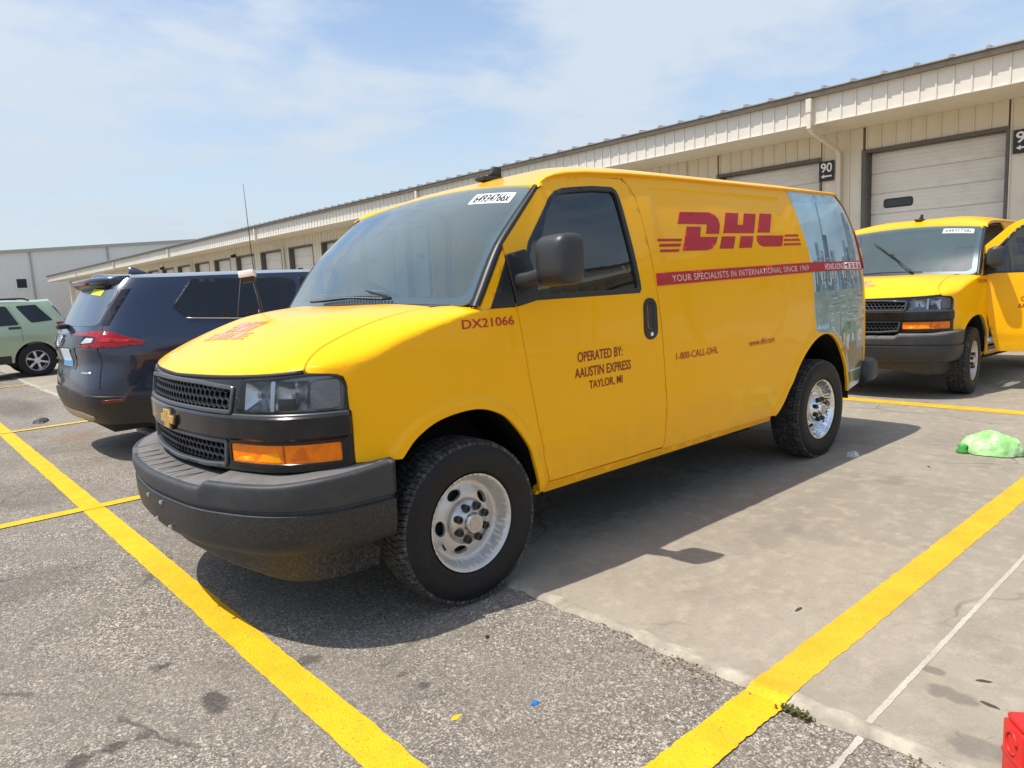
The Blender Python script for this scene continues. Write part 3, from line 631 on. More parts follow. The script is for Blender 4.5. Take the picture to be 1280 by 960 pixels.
    for i in range(14):
        a = R.uniform(3.70, 3.84); rect(a, .80+R.uniform(0, .08), a+.02, .90+R.uniform(0, .05), R.choice((5, 9, 2)), .0044+i*2e-5)
    return pieces
PCOL = [(.36, .57, .68), (.19, .30, .28), (.15, .10, .035), (.13, .27, .34), (.05, .13, .18), (.52, .56, .52), (.025, .18, .09), (.15, .18, .10), (.08, .18, .22), (.50, .28, .03)]
def headlamp(parent, sgn):
    fl = (lambda P: P) if sgn > 0 else flipx
    bk = part('headlight', lambda: panel(fl(inset(LAMP, -.004)), Fnose, step=.05, depth=.004, off=-.040), mat('lamp_back', (.34, .35, .37), .35, .6), parent, 'hlb%d' % sgn)
    for c0, c1 in ((.612, .752), (.772, .912)):
        def cup():
            n = 9; V_ = []
            for j in range(n):
                for i in range(n):
                    a = -1+2*i/(n-1); b = -1+2*j/(n-1); u = sgn*((c0+c1)/2+(c1-c0)/2*a); z = 1.058+.058*b; P = Fnose(np.array([u]), np.array([z]))[0]; P2 = Fnose(np.array([u-1e-3, u+1e-3]), np.array([z, z])); tn = P2[1]-P2[0]; tn /= np.linalg.norm(tn); n_ = np.cross(tn, (0, 0, 1.)); r2 = max(0, 1-max(abs(a), abs(b))**2.5)
                    V_.append(P-n_*(.012+.028*r2))
            return np.array(V_), [(j*n+i, j*n+i+1, (j+1)*n+i+1, (j+1)*n+i) for j in range(n-1) for i in range(n-1)], set()
        part('reflector', cup, mat('reflector_metal', (.50, .52, .56), .22, .85), bk, 'refl%d%.2f' % (sgn, c0))
        def bulb():
            c = (c0+c1)/2; P = Fnose(np.array([sgn*c]), np.array([1.058]))[0]; v, f, s = lathe([(.001, .0), (.011, .004), (.012, .018), (.004, .026), (.001, .026)], 10)
            return np.stack([v[:, 1]*.9+v[:, 0]*.3, v[:, 1]*.4*sgn+v[:, 0], v[:, 2]], 1)+P-np.array((.9, .4*sgn, 0))*.038, f, s
        part('bulb', bulb, mat('bulb_glass', (.55, .57, .6), .1, .2), bk, 'bulb%d%.2f' % (sgn, c0))
    part('lamp_shade', lambda: panel(fl(rrect(.79, 1.003, .862, 1.045, .006)), Fnose, step=.04, depth=.03, off=-.010), BLK, bk, 'hlsh%d' % sgn)
    part('inner_divider', lambda: panel(fl(rrect(.752, .999, .772, 1.120, .004)), Fnose, step=.04, depth=.03, off=-.010), mat('lamp_chrome', (.5, .52, .55), .2, .9), bk, 'hldv%d' % sgn)
    part('side_marker', lambda: panel(fl(rrect(.925, 1.0, 1.045, 1.115, .02)), Fnose, step=.03, depth=.02, off=-.014), mat('lamp_prism', (.27, .28, .30), .25, .5, bump=.6, bscale=150), bk, 'hlsm%d' % sgn)
    part('lens', lambda: panel(fl(inset(LAMP, -.003)), Fnose, step=.04, depth=.012, rnd=.003, off=.006), LENS, bk, 'hll%d' % sgn)
    am = part('turn_signal', lambda: panel(fl(AMBR), Fnose, step=.04, depth=.02, rnd=.002, off=-.002), AMB, parent, 'amb%d' % sgn)
    part('lamp_bezel', lambda: panel(fl(inset(AMBR, -.012)), Fnose, [fl(AMBR)], step=.04, depth=.01, rnd=.002, off=.004), BLK, am, 'ambb%d' % sgn)
    for i_, (q0, q1, h0, h1) in enumerate(((.545, .655, .792, .815), (.672, .79, .792, .832), (.83, .90, .80, .85))): part('painted_reflection', lambda: panel(fl(roundpoly([(q0, h0), (q1, h0), (q1-.012, h1), (q0+.03, h1-.008)], .006)), Fnose, step=.04, depth=.003, rnd=.0008, off=-.0008), mat('amber_bright', (1., .34, .004), .3, spec=.3) if i_ < 2 else mat('amber_mid', (.80, .15, .002), .3, spec=.3), am, 'ambr%d%d' % (i_, sgn))  # amber patches painting the brighter and duller reflections inside the lens
    part('lens_divider', lambda: panel(fl(rrect(.80, .79, .806, .858, .002)), Fnose, step=.04, depth=.004, rnd=.0005, off=.0005), mat('amber_dark', (.45, .07, .002), .3), am, 'ambd%d' % sgn)
def bow_tie(): 
    P = [(-.085, -.016), (-.038, -.016), (-.042, -.040), (.036, -.040), (.040, -.016), (.078, -.016), (.085, .016), (.038, .016), (.042, .040), (-.036, .040), (-.040, .016), (-.078, .016)]
    return [(a, .925+b) for a, b in P]
def wiper_shape(base, tip, b0, b1, lift=.02):
    base, tip, b0, b1 = map(np.array, (base, tip, b0, b1)); mid = (base+tip)/2+np.array((.02, 0, .02))
    arm = tube([base, base+(mid-base)*.3+np.array((0, 0, lift)), mid, tip], [.010, .009, .007, .006], 6)
    bl = tube([b0, (b0+b1)/2+np.array((.006, 0, .006)), b1], [.005, .009, .005], 6); kn = tube([base-np.array((0, 0, .02)), base+np.array((0, 0, .015))], [.016, .014], 10)
    jt = obox(tip, (1, 0, 0), (0, 1, 0), (0, 0, 1), (.012, .02, .010), .003); return join(arm, bl, kn, jt)
def seat_shape(yc):
    a = box(-1.28, yc-.25, .78, -.78, yc+.25, .95, .05, 3); b = box(-.10, -.24, 0, .06, .24, .62, .06, 3)[0:3]
    v = np.array(b[0]); th = math.radians(14); v = np.stack([v[:, 0]*math.cos(th)-v[:, 2]*math.sin(th)-1.24, v[:, 1]+yc, v[:, 0]*math.sin(th)+v[:, 2]*math.cos(th)+.90], 1)
    h = box(-1.50, yc-.13, 1.53, -1.41, yc+.13, 1.74, .035, 3); p = box(-1.2, yc-.2, .5, -.85, yc+.2, .8); return join(a, (v, b[1], b[2]), h, p)
def build_van(name, loc, sticker, number, door_open=0., picture=True, wipers_up=False, steer=0., extras=True):
    V = empty(name, loc)
    P = lambda n, fn, m_, par=None, key=None, **k: part(n, fn, m_, par or V, key or n, **k)
    # ---- shell
    f1 = P('fender', fender_shape, YEL, key='fl'); P('fender', lambda: mir(fender_shape()), YEL, key='fr')
    part('number_lettering', lambda: text_on(number, Ffend, -.004, 1.268, .295, 1.309, .002, .012), RED, f1, 'num'+number)
    hd = P('hood', hood_shape, YEL)
    def hoodlogo():
        F = lambda u, v: Fhood(.565-(np.asarray(v)-1.72)*.80, (np.asarray(u)-2.30)*.27-.12)
        return logo_shape(lambda u, v: F(u, v))
    part('hood_lettering', hoodlogo, PINK, hd, 'hlogo')
    P('hood_gap_shade', lambda: join(*[(lambda q: q if sg_ > 0 else mir(q))(tube(np.stack([CUT[1:60, 0]-.001, CUT[1:60, 1]-.004, hoodz(CUT[1:60, 0], CUT[1:60, 1])-.020], 1), .009, 6)) for sg_ in (1, -1)], tube(np.vstack([(lambda w_: np.stack([w_[:, 0]-.012, w_[:, 1]*sg_, w_[:, 2]+.002], 1))(wrap(ss_, ZS(ss_))) for sg_, ss_ in ((-1, np.linspace(-.75, S0, 24)), (1, np.linspace(S0+.01, -.75, 24)))]), .011, 6)), INK)  # black tubes added below the hood edge to paint its gap's shade
    P('roof', roof_shape, YEL)
    P('roof_gutter', lambda: gutter_shape(1), YEL, key='gl'); P('roof_gutter', lambda: gutter_shape(-1), YEL, key='gr')
    APL = [(.108, 1.352), (.163, 1.352), (.291, 1.566), (.288, 1.612), (.280, 1.604)]
    P('windshield_pillar', lambda: panel(APL, side, step=.04, depth=.03), YEL, key='apl'); P('windshield_pillar', lambda: panel(APL, side, step=.04, depth=.03, mirror=True), YEL, key='apr')
    SAIL = [(.170, 1.352), (.314, 1.352), (.297, 1.56)]
    P('sail_panel', lambda: panel(SAIL, side, step=.04, depth=.02), TRIM, key='sll'); P('sail_panel', lambda: panel(SAIL, side, step=.04, depth=.02, mirror=True), TRIM, key='slr')
    P('windshield_trim', trim_shape, TRIM, key='wtl'); P('windshield_trim', lambda: mir(trim_shape()), TRIM, key='wtr')
    ws = P('windshield', lambda: panel(rrect(-.845, .005, .845, .845, .06), Fws, step=.06, depth=.006, rnd=.001, off=.0), WIN)
    part('black_border', lambda: panel(rrect(-.846, .003, .846, .846, .06), Fws, [rrect(-.80, .055, .80, .80, .07)], step=.05, depth=.001, rnd=.0005, off=-.008), mat('frit', (.03, .045, .07), .25, coat=.5), ws, 'frit')
    if sticker:
        st = part('lot_sticker', lambda: decal(rrect(.43, .715, .76, .79, .008), Fws, .003), WHT, ws, 'stk')
        part('sticker_lettering', lambda: text_on(sticker, Fws, .455, .723, .742, .782, .0045, .022), INK, ws, 'stt'+sticker)
    co = P('cowl', lambda: panel([(.0, .74), (-.085, .80), (-.115, .88), (-.125, .80), (-.075, .5), (-.03, 0), (-.075, -.5), (-.125, -.80), (-.115, -.88), (-.085, -.80), (.0, -.74), (.05, -.4), (.075, 0), (.05, .4)][::-1], lambda x, y: np.stack([np.asarray(x, float), np.asarray(y, float), 1.374+.012*np.cos(np.asarray(y)*2)-.02*np.clip(np.asarray(x)+.03, -1, 1)+.014*np.exp(-((np.asarray(y)-.05)/.3)**2)], -1), step=.04, depth=.02), PLA)
    for k in range(26):
        yv = -.36+k*.03
        part('vent_slat', lambda: obox((.015, yv, 1.412+.014*math.exp(-((yv-.05)/.3)**2)), (1, 0, 0), (0, .8, .6), (0, -.6, .8), (.035, .0025, .008)), TRIM, co, 'vent%d' % k)
    # ---- cargo sides
    cex = np.array(archrows(ARCHR)+[(a_, b_) for a_ in np.arange(1.5, 3.0, .05) for b_ in (1.95, 1.957, 1.965, 1.972)]+[(a_, b_) for b_ in np.arange(1.34, 1.96, .05) for a_ in (1.475, 1.481, 1.489, 1.496)])
    cs = P('cargo_side', lambda: panel(CARGO, side, step=.05, depth=.02, extra=cex), YEL, key='csl'); P('cargo_side', lambda: panel(CARGO, side, step=.05, depth=.02, mirror=True, extra=cex), YEL, key='csr')
    part('side_logo', logo_shape, RED, cs, 'slogo'); part('side_stripe', stripe_shape, RED, cs, 'stripe')
    part('stripe_lettering', lambda: text_on('YOUR SPECIALISTS IN INTERNATIONAL SINCE 1969', Fstripe, 1.55, .20, 3.20, .76, .0070, .006, space=1.08), mat('cream_vinyl', (.75, .55, .40), .5), cs, 'sttx')
    part('phone_lettering', lambda: text_on('1-800-CALL-DHL', side, 1.543, .966, 1.978, 1.008, .002, .010), RED, cs, 'ph')
    part('web_lettering', lambda: text_on('www.dhl.com', side, 2.345, .970, 2.677, 1.012, .002, .006), RED, cs, 'web')
    if picture:
        pcs = picture_shape(); vf = join(*[a for a, b in pcs]); me = mk('picture_wrap', vf)
        for i, c in enumerate(PCOL): me.materials.append(mat('print_%d' % i, c, .32, coat=.5, var=.18 if i in (0, 1, 2, 7) else .1, vscale=5 if i == 0 else 12))
        mi = []
        for a, b in pcs: mi += [b]*len(a[1])
        me.polygons.foreach_set('material_index', mi); o = bpy.data.objects.new('picture_wrap', me); COL.objects.link(o); o.parent = cs
        o['label'] = 'printed city skyline and harbour picture on the rear quarter'
        part('stripe_lettering', lambda: text_on('HONG KONG', Fstripe, 3.47, .16, 3.80, .80, .0072, .014), WTX, cs)
        part('stripe_block', lambda: decal([(3.815, float(stripe_z(3.815, .12))), (4.225, float(stripe_z(4.2, .12))), (4.225, float(stripe_z(4.2, .88))), (3.815, float(stripe_z(3.815, .88)))], side, .0064), WTX, cs)
        def strokes():
            R = random.Random(5); q = []
            for k in range(4):
                a = 3.835+k*.097
                for _ in range(3): z0 = R.uniform(.2, .7); q.append(decal([(a, float(stripe_z(a, z0))), (a+.07, float(stripe_z(a, z0))), (a+.07, float(stripe_z(a, z0+.09))), (a, float(stripe_z(a, z0+.09)))], side, .0069))
                for _ in range(2): b = a+R.uniform(.005, .055); q.append(decal([(b, float(stripe_z(a, .2))), (b+.011, float(stripe_z(a, .2))), (b+.011, float(stripe_z(a, .8))), (b, float(stripe_z(a, .8)))], side, .0071))
            return join(*q)
        part('stripe_characters', strokes, RED, cs)
    part('fuel_door_pull', lambda: panel(rrect(2.245, .80, 2.30, .83, .012), side, [rrect(2.252, .79, 2.293, .822, .01)] if False else (), step=.03, depth=.004, rnd=.002, off=.002), YEL, cs, 'fdp')
    # ---- driver door on its hinge, passenger door
    for sg in (1, -1):
        h = np.array((-.36, .955*sg, 0.)); mm = (lambda vf: vf) if sg > 0 else mir; k = 'L' if sg > 0 else 'R'
        d = P('door', lambda: mm(panel(inset(DOOR, .0025), side, [WHOLE], step=.04, depth=.03)), YEL, key='door'+k, hinge=h, loc=h)
        if sg > 0 and door_open: d.rotation_euler.z = -door_open
        dp = lambda n, fn, m_, key: part(n, fn, m_, d, key+k, hinge=h)
        P('door_gap_shade', lambda: mm(panel(inset(DOOR, -.022), side, [inset(DOOR, .03)], step=.06, depth=.002, rnd=.0005, off=-.026)), TRIM, key='dj'+k)  # black backing sheet added to paint the shade in the door gap
        dp('window_seal', lambda: mm(panel(inset(WHOLE, -.002), side, [inset(WHOLE, .020)], step=.04, depth=.016, rnd=.002, off=.003)), TRIM, 'seal')
        dp('window', lambda: mm(panel(inset(WHOLE, .008), side, step=.06, depth=.005, rnd=.001, off=-.012)), SGL, 'dgl')
        dp('mirror_base', lambda: mm(panel([(.328, 1.352), (.47, 1.378), (.452, 1.50), (.432, 1.60), (.420, 1.612), (.300, 1.588), (.302, 1.56)], side, step=.03, depth=.02, rnd=.004, off=.006)), TRIM, 'mb')
        dp('window_divider', lambda: mm(panel([(.468, 1.375), (.482, 1.375), (.462, 1.53), (.43, 1.64), (.418, 1.625), (.448, 1.53)], side, step=.03, depth=.012, rnd=.002, off=-.002)), TRIM, 'wdv')
        dp('mirror', lambda: mm(mirror_shape() if sg > 0 else folded(mirror_shape())), mat('mirror_plastic', (.030, .031, .035), .38, bump=.15, bscale=400), 'mir')
        dp('mirror_glass', lambda: mm(mirror_glass_shape() if sg > 0 else folded(mirror_glass_shape())), CHR, 'mig')
        dp('handle', lambda: mm(join(panel(rrect(1.262, 1.112, 1.372, 1.336, .05), side, [rrect(1.286, 1.165, 1.348, 1.318, .028)], step=.02, depth=.014, rnd=.004, off=.008), panel(rrect(1.270, 1.12, 1.364, 1.328, .045), side, step=.03, depth=.002, off=-.012), panel(rrect(1.302, 1.175, 1.345, 1.31, .015), side, step=.03, depth=.012, off=.004))), TRIM, 'hdl')
        dp('key_lock', lambda: mm(panel([(1.317+.010*math.cos(t), 1.138+.010*math.sin(t)) for t in np.arange(12)*math.pi/6], side, step=.01, depth=.006, off=.012)), CHR, 'kl')
        dp('inner_panel', lambda: mm(panel(inset([p for p in DOOR if p[1] < 1.34]+[], .02), side, step=.1, depth=.03, off=-.07)), DASH, 'ip')
        if sg > 0:
            for i, (tx, a, b, c, e) in enumerate((('OPERATED BY:', .710, 1.043, 1.065, 1.095), ('AAUSTIN EXPRESS', .685, .963, 1.130, 1.015), ('TAYLOR, MI', .79, .890, 1.055, .940))):
                dp('door_lettering', lambda: text_on(tx, side, a, b, c, e, .002, .014), mat('dark_red_vinyl', (.22, .006, .008), .45), 'dl%d' % i)
        P('rocker', lambda: mm(panel([(.445, .400), (2.74, .400), (2.74, .432), (1.46, .443), (.505, .448), (.445, .43)], lambda s, z: wrap(s, z)-np.array((0, .012, 0)), step=.06, depth=.03)), YEL, key='rk'+k)
    # ---- nose
    gr = P('grille', grille_shape, BLK)
    part('upper_mesh', lambda: honeycomb(UMESH), MESHM, gr, 'um', smooth=False); part('lower_mesh', lambda: honeycomb(LMESH), MESHM, gr, 'lm', smooth=False)
    part('radiator_shroud', lambda: join(panel(inset(UMESH, -.01), Fnose, step=.1, depth=.002, off=-.06), panel(inset(LMESH, -.01), Fnose, step=.1, depth=.002, off=-.06)), UND, gr, 'rs')
    part('mesh_frame', lambda: panel(inset(UMESH, -.011), Fnose, [UMESH], step=.04, depth=.02, rnd=.004, off=.009), GREYB, gr, 'mf1'); part('mesh_frame', lambda: panel(inset(LMESH, -.011), Fnose, [LMESH], step=.04, depth=.02, rnd=.005, off=.010), GREYB, gr, 'mf2')
    part('grille_bar', lambda: panel(rrect(-1.07, .889, 1.07, .970, .014), Fnose, step=.04, depth=.03, rnd=.010, off=.020), BLK, gr, 'gb')
    part('lamp_ledge', lambda: panel(rrect(.56, .968, 1.07, .984, .006), Fnose, step=.04, depth=.02, rnd=.004, off=.013), GREYB, gr, 'gl1'); part('lamp_ledge', lambda: panel(flipx(rrect(.56, .968, 1.07, .984, .006)), Fnose, step=.04, depth=.02, rnd=.004, off=.013), GREYB, gr, 'gl2')
    part('emblem', lambda: panel(inset(bow_tie(), -.006), Fnose, step=.05, depth=.02, rnd=.003, off=.032), TRIM, gr, 'em1'); part('emblem', lambda: panel(bow_tie(), Fnose, step=.05, depth=.012, rnd=.003, off=.040), GOLD, gr, 'em2')
    headlamp(V, 1); headlamp(V, -1)
    bu = P('front_bumper', bumper_shape, PLA)
    def lower():
        ts = np.linspace(-BT[-1]+.004, BT[-1]-.004, 70); rw = [(.0085, .5975), (.0085, .55), (.0125, .50), (.0205, .462), (.0425, .431)]; Vv = []
        for t in ts: Vv += [bump_pt(t, i-.0015, z) for i, z in rw]
        return np.array(Vv), [(i*5+j, i*5+j+1, (i+1)*5+j+1, (i+1)*5+j) for i in range(69) for j in range(4)], set()
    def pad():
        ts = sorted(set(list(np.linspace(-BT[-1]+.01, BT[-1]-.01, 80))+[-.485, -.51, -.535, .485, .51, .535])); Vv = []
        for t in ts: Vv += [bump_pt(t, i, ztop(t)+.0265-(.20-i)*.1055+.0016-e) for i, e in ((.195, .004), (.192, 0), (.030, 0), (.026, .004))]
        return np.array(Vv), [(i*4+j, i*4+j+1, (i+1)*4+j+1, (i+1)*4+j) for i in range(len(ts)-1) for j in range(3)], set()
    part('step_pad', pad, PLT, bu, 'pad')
    part('lower_valance', lower, PLB, bu, 'lv'); P('air_dam', dam_shape, DAM)
    for yb, zb in ((-.07, .575), (.12, .575), (-.0, .475), (.19, .475)):
        part('bolt', lambda: shift(obox((0, 0, 0), (1, 0, 0), (0, 1, 0), (0, 0, 1), (.008, .008, .008), .003), (1.078 if zb > .5 else 1.070, yb, zb)), mat('steel', (.6, .6, .6), .35, .8), bu, 'bt%.2f%.2f' % (yb, zb))
    for k in range(7):
        yb = -.40+k*.115
        part('step_pad_rib', lambda: obox((1.0-.12*yb*yb, yb, ztop(0)+.0215), (1, -.25*yb, 0), (.25*yb, 1, 0), (0, 0, 1), (.06, .003, .0012), .0), PLA, bu, 'spr%d' % k)
    # ---- rear
    rd = lambda sg: (lambda: (lambda vf: vf if sg > 0 else mir(vf))(panel([(4.318, .58), (5.325, .58), (5.325, 2.02), (4.7, 2.02), (4.4, 2.022), (4.12, 2.018), (4.22, 1.93), (4.30, 1.83), (4.328, 1.75), (4.308, 1.42), (4.315, 1.0)], wrap, [rrect(4.62, 1.35, 5.2, 1.85, .08)], step=.07, depth=.03)))
    for sg, k in ((1, 'L'), (-1, 'R')):
        d = P('rear_door', rd(sg), YEL, key='rd'+k); mm = (lambda vf: vf) if sg > 0 else mir
        part('window', lambda: mm(panel(rrect(4.615, 1.345, 5.205, 1.855, .08), wrap, step=.08, depth=.005, off=-.008)), SGL, d, 'rdw'+k)
        part('handle', lambda: mm(panel(rrect(5.22, 1.0, 5.30, 1.2, .02), wrap, step=.05, depth=.01, off=.02)), TRIM, d, 'rdh'+k)
        tl = P('tail_light', lambda: mm(panel(roundpoly([(4.296, 1.44), (4.43, 1.44), (4.45, 1.70), (4.36, 1.76), (4.306, 1.745)], .02), wrap, step=.04, depth=.02, rnd=.006, off=.014)), REDL, key='tl'+k)
        part('reverse_lens', lambda: mm(panel(rrect(4.303, 1.535, 4.435, 1.60, .01), wrap, step=.04, depth=.01, off=.017)), WHT, tl, 'rvl'+k)
        P('door_gasket', lambda: mm(join(*[tube(wrap(np.array(a), np.array(b)), .008, 6) for a, b in (([4.05, 4.13, 4.215, 4.288, 4.318], [2.024, 1.983, 1.915, 1.82, 1.752]),)])), TRIM, key='dg'+k)
    P('rear_bumper', lambda: (lambda pts: sweep(pts, [((0, 0, 1), n) for n in nn_], [(-.095, 0), (-.085, .025), (-.05, .040), (.05, .040), (.075, .025), (.082, 0), (.08, -.10), (-.095, -.10)]))( [np.array((x, y, .585)) for x, y in ((-4.20, .97), (-4.30, .975), (-4.42, .955), (-4.52, .90), (-4.58, .78), (-4.60, .5), (-4.605, 0), (-4.60, -.5), (-4.58, -.78), (-4.52, -.90), (-4.42, -.955), (-4.30, -.975), (-4.20, -.97))]), PLA)
    # ---- underside, cab
    P('floor_pan', lambda: join(box(-4.35, -.80, .42, .55, .80, .50), box(-3.0, -.62, .26, -.6, -.52, .44), box(-3.0, .52, .26, -.6, .62, .44), box(-1.6, .1, .22, -1.0, .5, .42, .03), box(-2.9, -.45, .24, -2.0, .2, .42, .04), box(.1, -.6, .36, .7, .6, .75)), UND)
    for xw, k in ((0., 'F'), (-3.43, 'B')):
        for sg in (1, -1):
            def well():
                Vv = []; n = 18; A = [(xw+(.47 if k == 'F' else .52)*math.cos(t), .42+(.52 if k == 'F' else .56)*math.sin(t)) for t in np.linspace(-.05, math.pi+.05, n)]
                for a, b in A: Vv += [(a, sg*.955, b), (a, sg*.55, b)]
                Fc = [(2*i, 2*i+1, 2*i+3, 2*i+2) for i in range(n-1)]+[tuple(2*i+1 for i in range(n))]; return np.array(Vv), Fc, set()
            P('wheel_well', well, UND, key='ww%s%d' % (k, sg))
    P('axle', lambda: join(tube([(-3.43, -.8, .38), (-3.43, .8, .38)], .05, 10), box(-3.58, -.16, .24, -3.28, .16, .52, .06)), UND, key='ax1')
    P('axle', lambda: join(tube([(0, -.8, .36), (0, .8, .36)], .045, 10), box(-.2, -.5, .26, .25, .5, .40, .03)), UND, key='ax2')
    for x in (0., -3.43):
        for sg in (1, -1): wheel(V, x, sg*.868, sg, SIL if x == 0 else CHR, steer=steer if x == 0 else 0)
    P('cab_liner', lambda: join(box(-1.66, -.86, .50, -1.62, .86, 1.98), box(-1.62, -.86, .50, -.52, .86, .56), box(.05, -.80, .98, .10, .80, 1.22), box(-1.62, -.70, 2.02, -1.0, .70, 2.035)), LINER)
    P('cargo_floor', lambda: box(-4.3, -.86, .52, -1.66, .86, .56), UND)
    P('dashboard', lambda: loft([np.array([(-.06, y, 1.345), (-.30, y, 1.34), (-.42, y, 1.28+.04*math.exp(-((y-.42)/.2)**2)), (-.50, y, 1.18), (-.46, y, 1.08), (-.30, y, 1.0), (-.06, y, 1.0)]) for y in np.linspace(-.84, .84, 30)]), DASH)
    P('steering_wheel', lambda: join(tube([(-.62+.10*math.sin(t)*.9, .42+.19*math.cos(t), 1.20+.17*math.sin(t)) for t in np.linspace(0, 2*math.pi, 33)], .014, 8, False), tube([(-.62, .24, 1.20), (-.60, .42, 1.19), (-.62, .60, 1.20)], .018, 6), tube([(-.60, .42, 1.19), (-.45, .42, 1.10)], .03, 8)), TRIM)
    for yc in (.42, -.42): P('seat', lambda: seat_shape(yc), SEAT, key='seat%.1f' % yc)
    P('roof_antenna', lambda: join(box(-1.24, -.045, 2.09, -.95, .045, 2.120, .014, 2), loft([np.array([(-1.02-.055*k, -.010+.003*k, 2.115+.068*k), (-1.02-.055*k, .010-.003*k, 2.115+.068*k), (-1.13, .010-.003*k, 2.115+.068*k), (-1.13, -.010+.003*k, 2.115+.068*k)]) for k in (0, .5, 1)])), mat('antenna_black', (.02, .02, .022), .5))
    if not wipers_up:
        P('wiper', lambda: wiper_shape((-.04, .40, 1.385), (-.10, -.10, 1.475), (-.115, .20, 1.455), (-.075, -.36, 1.435)), TRIM, key='wp1')
        P('wiper', lambda: wiper_shape((-.055, -.35, 1.39), (-.14, -.70, 1.445), (-.145, -.52, 1.45), (-.135, -.80, 1.425)), TRIM, key='wp2')
    else:
        P('wiper', lambda: wiper_shape((.015, .30, 1.395), (-.185, -.02, 1.645), (-.105, .11, 1.545), (-.37, -.31, 1.815)), TRIM, key='wpu')
    if extras:
        P('mast_antenna', lambda: join(tube([(.155, -.845, 1.30), (.152, -.845, 1.38)], [.014, .008], 8), tube([(.152, -.845, 1.37), (.165, -.85, 1.75), (.172, -.852, 2.13)], [.003, .0024, .0018], 6)), TRIM)
        cv = P('crossview_mirror', lambda: join(tube([(.315, -.79, 1.32), (.262, -.81, 1.57)], .002, 6), tube([(.20, -.70, 1.36), (.20, -.79, 1.57)], .002, 6), tube([(.13, -.82, 1.34), (.175, -.83, 1.57)], .002, 6)), mat('dull_rod', (.10, .10, .11), .7, spec=.2))
        cm_ = np.array([(.79, -.60, -.12), (.60, .79, .10), (.035, -.15, .988)])
        part('mirror_bowl', lambda: obox((.215, -.82, 1.597), *cm_, (.046, .032, .020), .006), mat('white_shell', (.74, .74, .76), .4), cv)
        part('mirror_face', lambda: obox((.213, -.818, 1.566), *cm_, (.040, .027, .020), .004), TRIM, cv)
    return V
nn_ = []
_pp = np.array(((-4.20, .97), (-4.30, .975), (-4.42, .955), (-4.52, .90), (-4.58, .78), (-4.60, .5), (-4.605, 0), (-4.60, -.5), (-4.58, -.78), (-4.52, -.90), (-4.42, -.955), (-4.30, -.975), (-4.20, -.97)))
_tt = np.gradient(_pp, axis=0); _tt /= np.linalg.norm(_tt, axis=1, keepdims=True); nn_ = [(t[1], -t[0], 0) for t in _tt]
# ------------------------------------------------------------------ other cars: wrapped shell
class Shell:
    """car skin: plan curve from rear centre to front centre, tumblehome W(z), rear and front lean"""
    def __init__(self, plan, W, RX, FX, rlen=1.3, flen=.9):
        c = catmull(plan, 16); c = c[int(np.argmin(np.abs(c[:40, 1]))):]; self.C = c; self.S = np.concatenate([[0], np.cumsum(np.linalg.norm(np.diff(c, axis=0), axis=1))]); self.L = self.S[-1]
        self.W, self.RX, self.FX, self.rl, self.fl = W, RX, FX, rlen, flen; self.x0 = c[:, 0].min(); self.x1 = c[:, 0].max()
    def s_at(self, x, rear_half=None):
        k = self.C[:, 1] > self.C[:, 1].max()*.8; return float(np.interp(x, self.C[k, 0], self.S[k]))
    def __call__(self, s, z):
        s = np.asarray(s, float); z = np.asarray(z, float); x = np.interp(s, self.S, self.C[:, 0]); y = np.interp(s, self.S, self.C[:, 1])
        wr = np.clip(1-(x-self.x0)/self.rl, 0, 1); wf = np.clip(1-(self.x1-x)/self.fl, 0, 1)
        return np.stack([x+self.RX(z)*wr*wr*(3-2*wr)-self.FX(z)*wf*wf*(3-2*wf), y*self.W(z), z+0*s], -1)
    def rear(self, t, z):
        t = np.asarray(t, float); P = self(np.abs(t), z); P[:, 1] *= np.where(t < 0, -1, 1); return P
    def front(self, t, z):
        t = np.asarray(t, float); P = self(self.L-np.abs(t), z); P[:, 1] *= np.where(t < 0, -1, 1); return P
Shell.flip = True; Shell.rear.flip = True
BLUE = Shell([(-2.555, -.2), (-2.56, 0), (-2.555, .2), (-2.53, .5), (-2.47, .74), (-2.34, .87), (-2.10, .935), (-1.75, .968), (-1.4, .985), (-.5, .99), (.6, .99), (1.4, .985), (1.9, .95), (2.25, .85), (2.45, .65), (2.53, .3), (2.55, 0)],
    spl([.25, .4, .55, .75, .95, 1.08, 1.16, 1.3, 1.45, 1.6, 1.70, 1.78], [.92, .96, .985, .998, 1.0, .985, .962, .905, .845, .785, .735, .68]),
    spl([.25, .35, .5, .62, .8, .95, 1.06, 1.12, 1.22, 1.4, 1.6, 1.68, 1.72, 1.78], [.26, .12, .03, .0, .02, .05, .03, .04, .09, .18, .30, .36, .40, .46]),
    spl([.25, .45, .7, .9, 1.05, 1.2, 1.7], [.15, .04, .0, .06, .2, .6, 1.4]))
GREEN = Shell([(-2.19, -.2), (-2.2, 0), (-2.19, .2), (-2.17, .5), (-2.10, .70), (-1.95, .83), (-1.7, .88), (-1.2, .90), (0, .90), (1.3, .895), (1.75, .865), (2.02, .76), (2.15, .55), (2.21, .3), (2.23, 0)],
    spl([.25, .4, .6, .9, 1.02, 1.1, 1.3, 1.5, 1.6, 1.68], [.93, .96, .99, 1.0, .985, .965, .90, .83, .785, .73]),
    spl([.25, .4, .5, .9, 1.05, 1.3, 1.5, 1.62, 1.68], [.2, .05, .0, .03, .07, .19, .30, .38, .42]),
    spl([.25, .45, .7, .9, 1.05, 1.2, 1.7], [.12, .03, .0, .05, .15, .5, 1.2]))
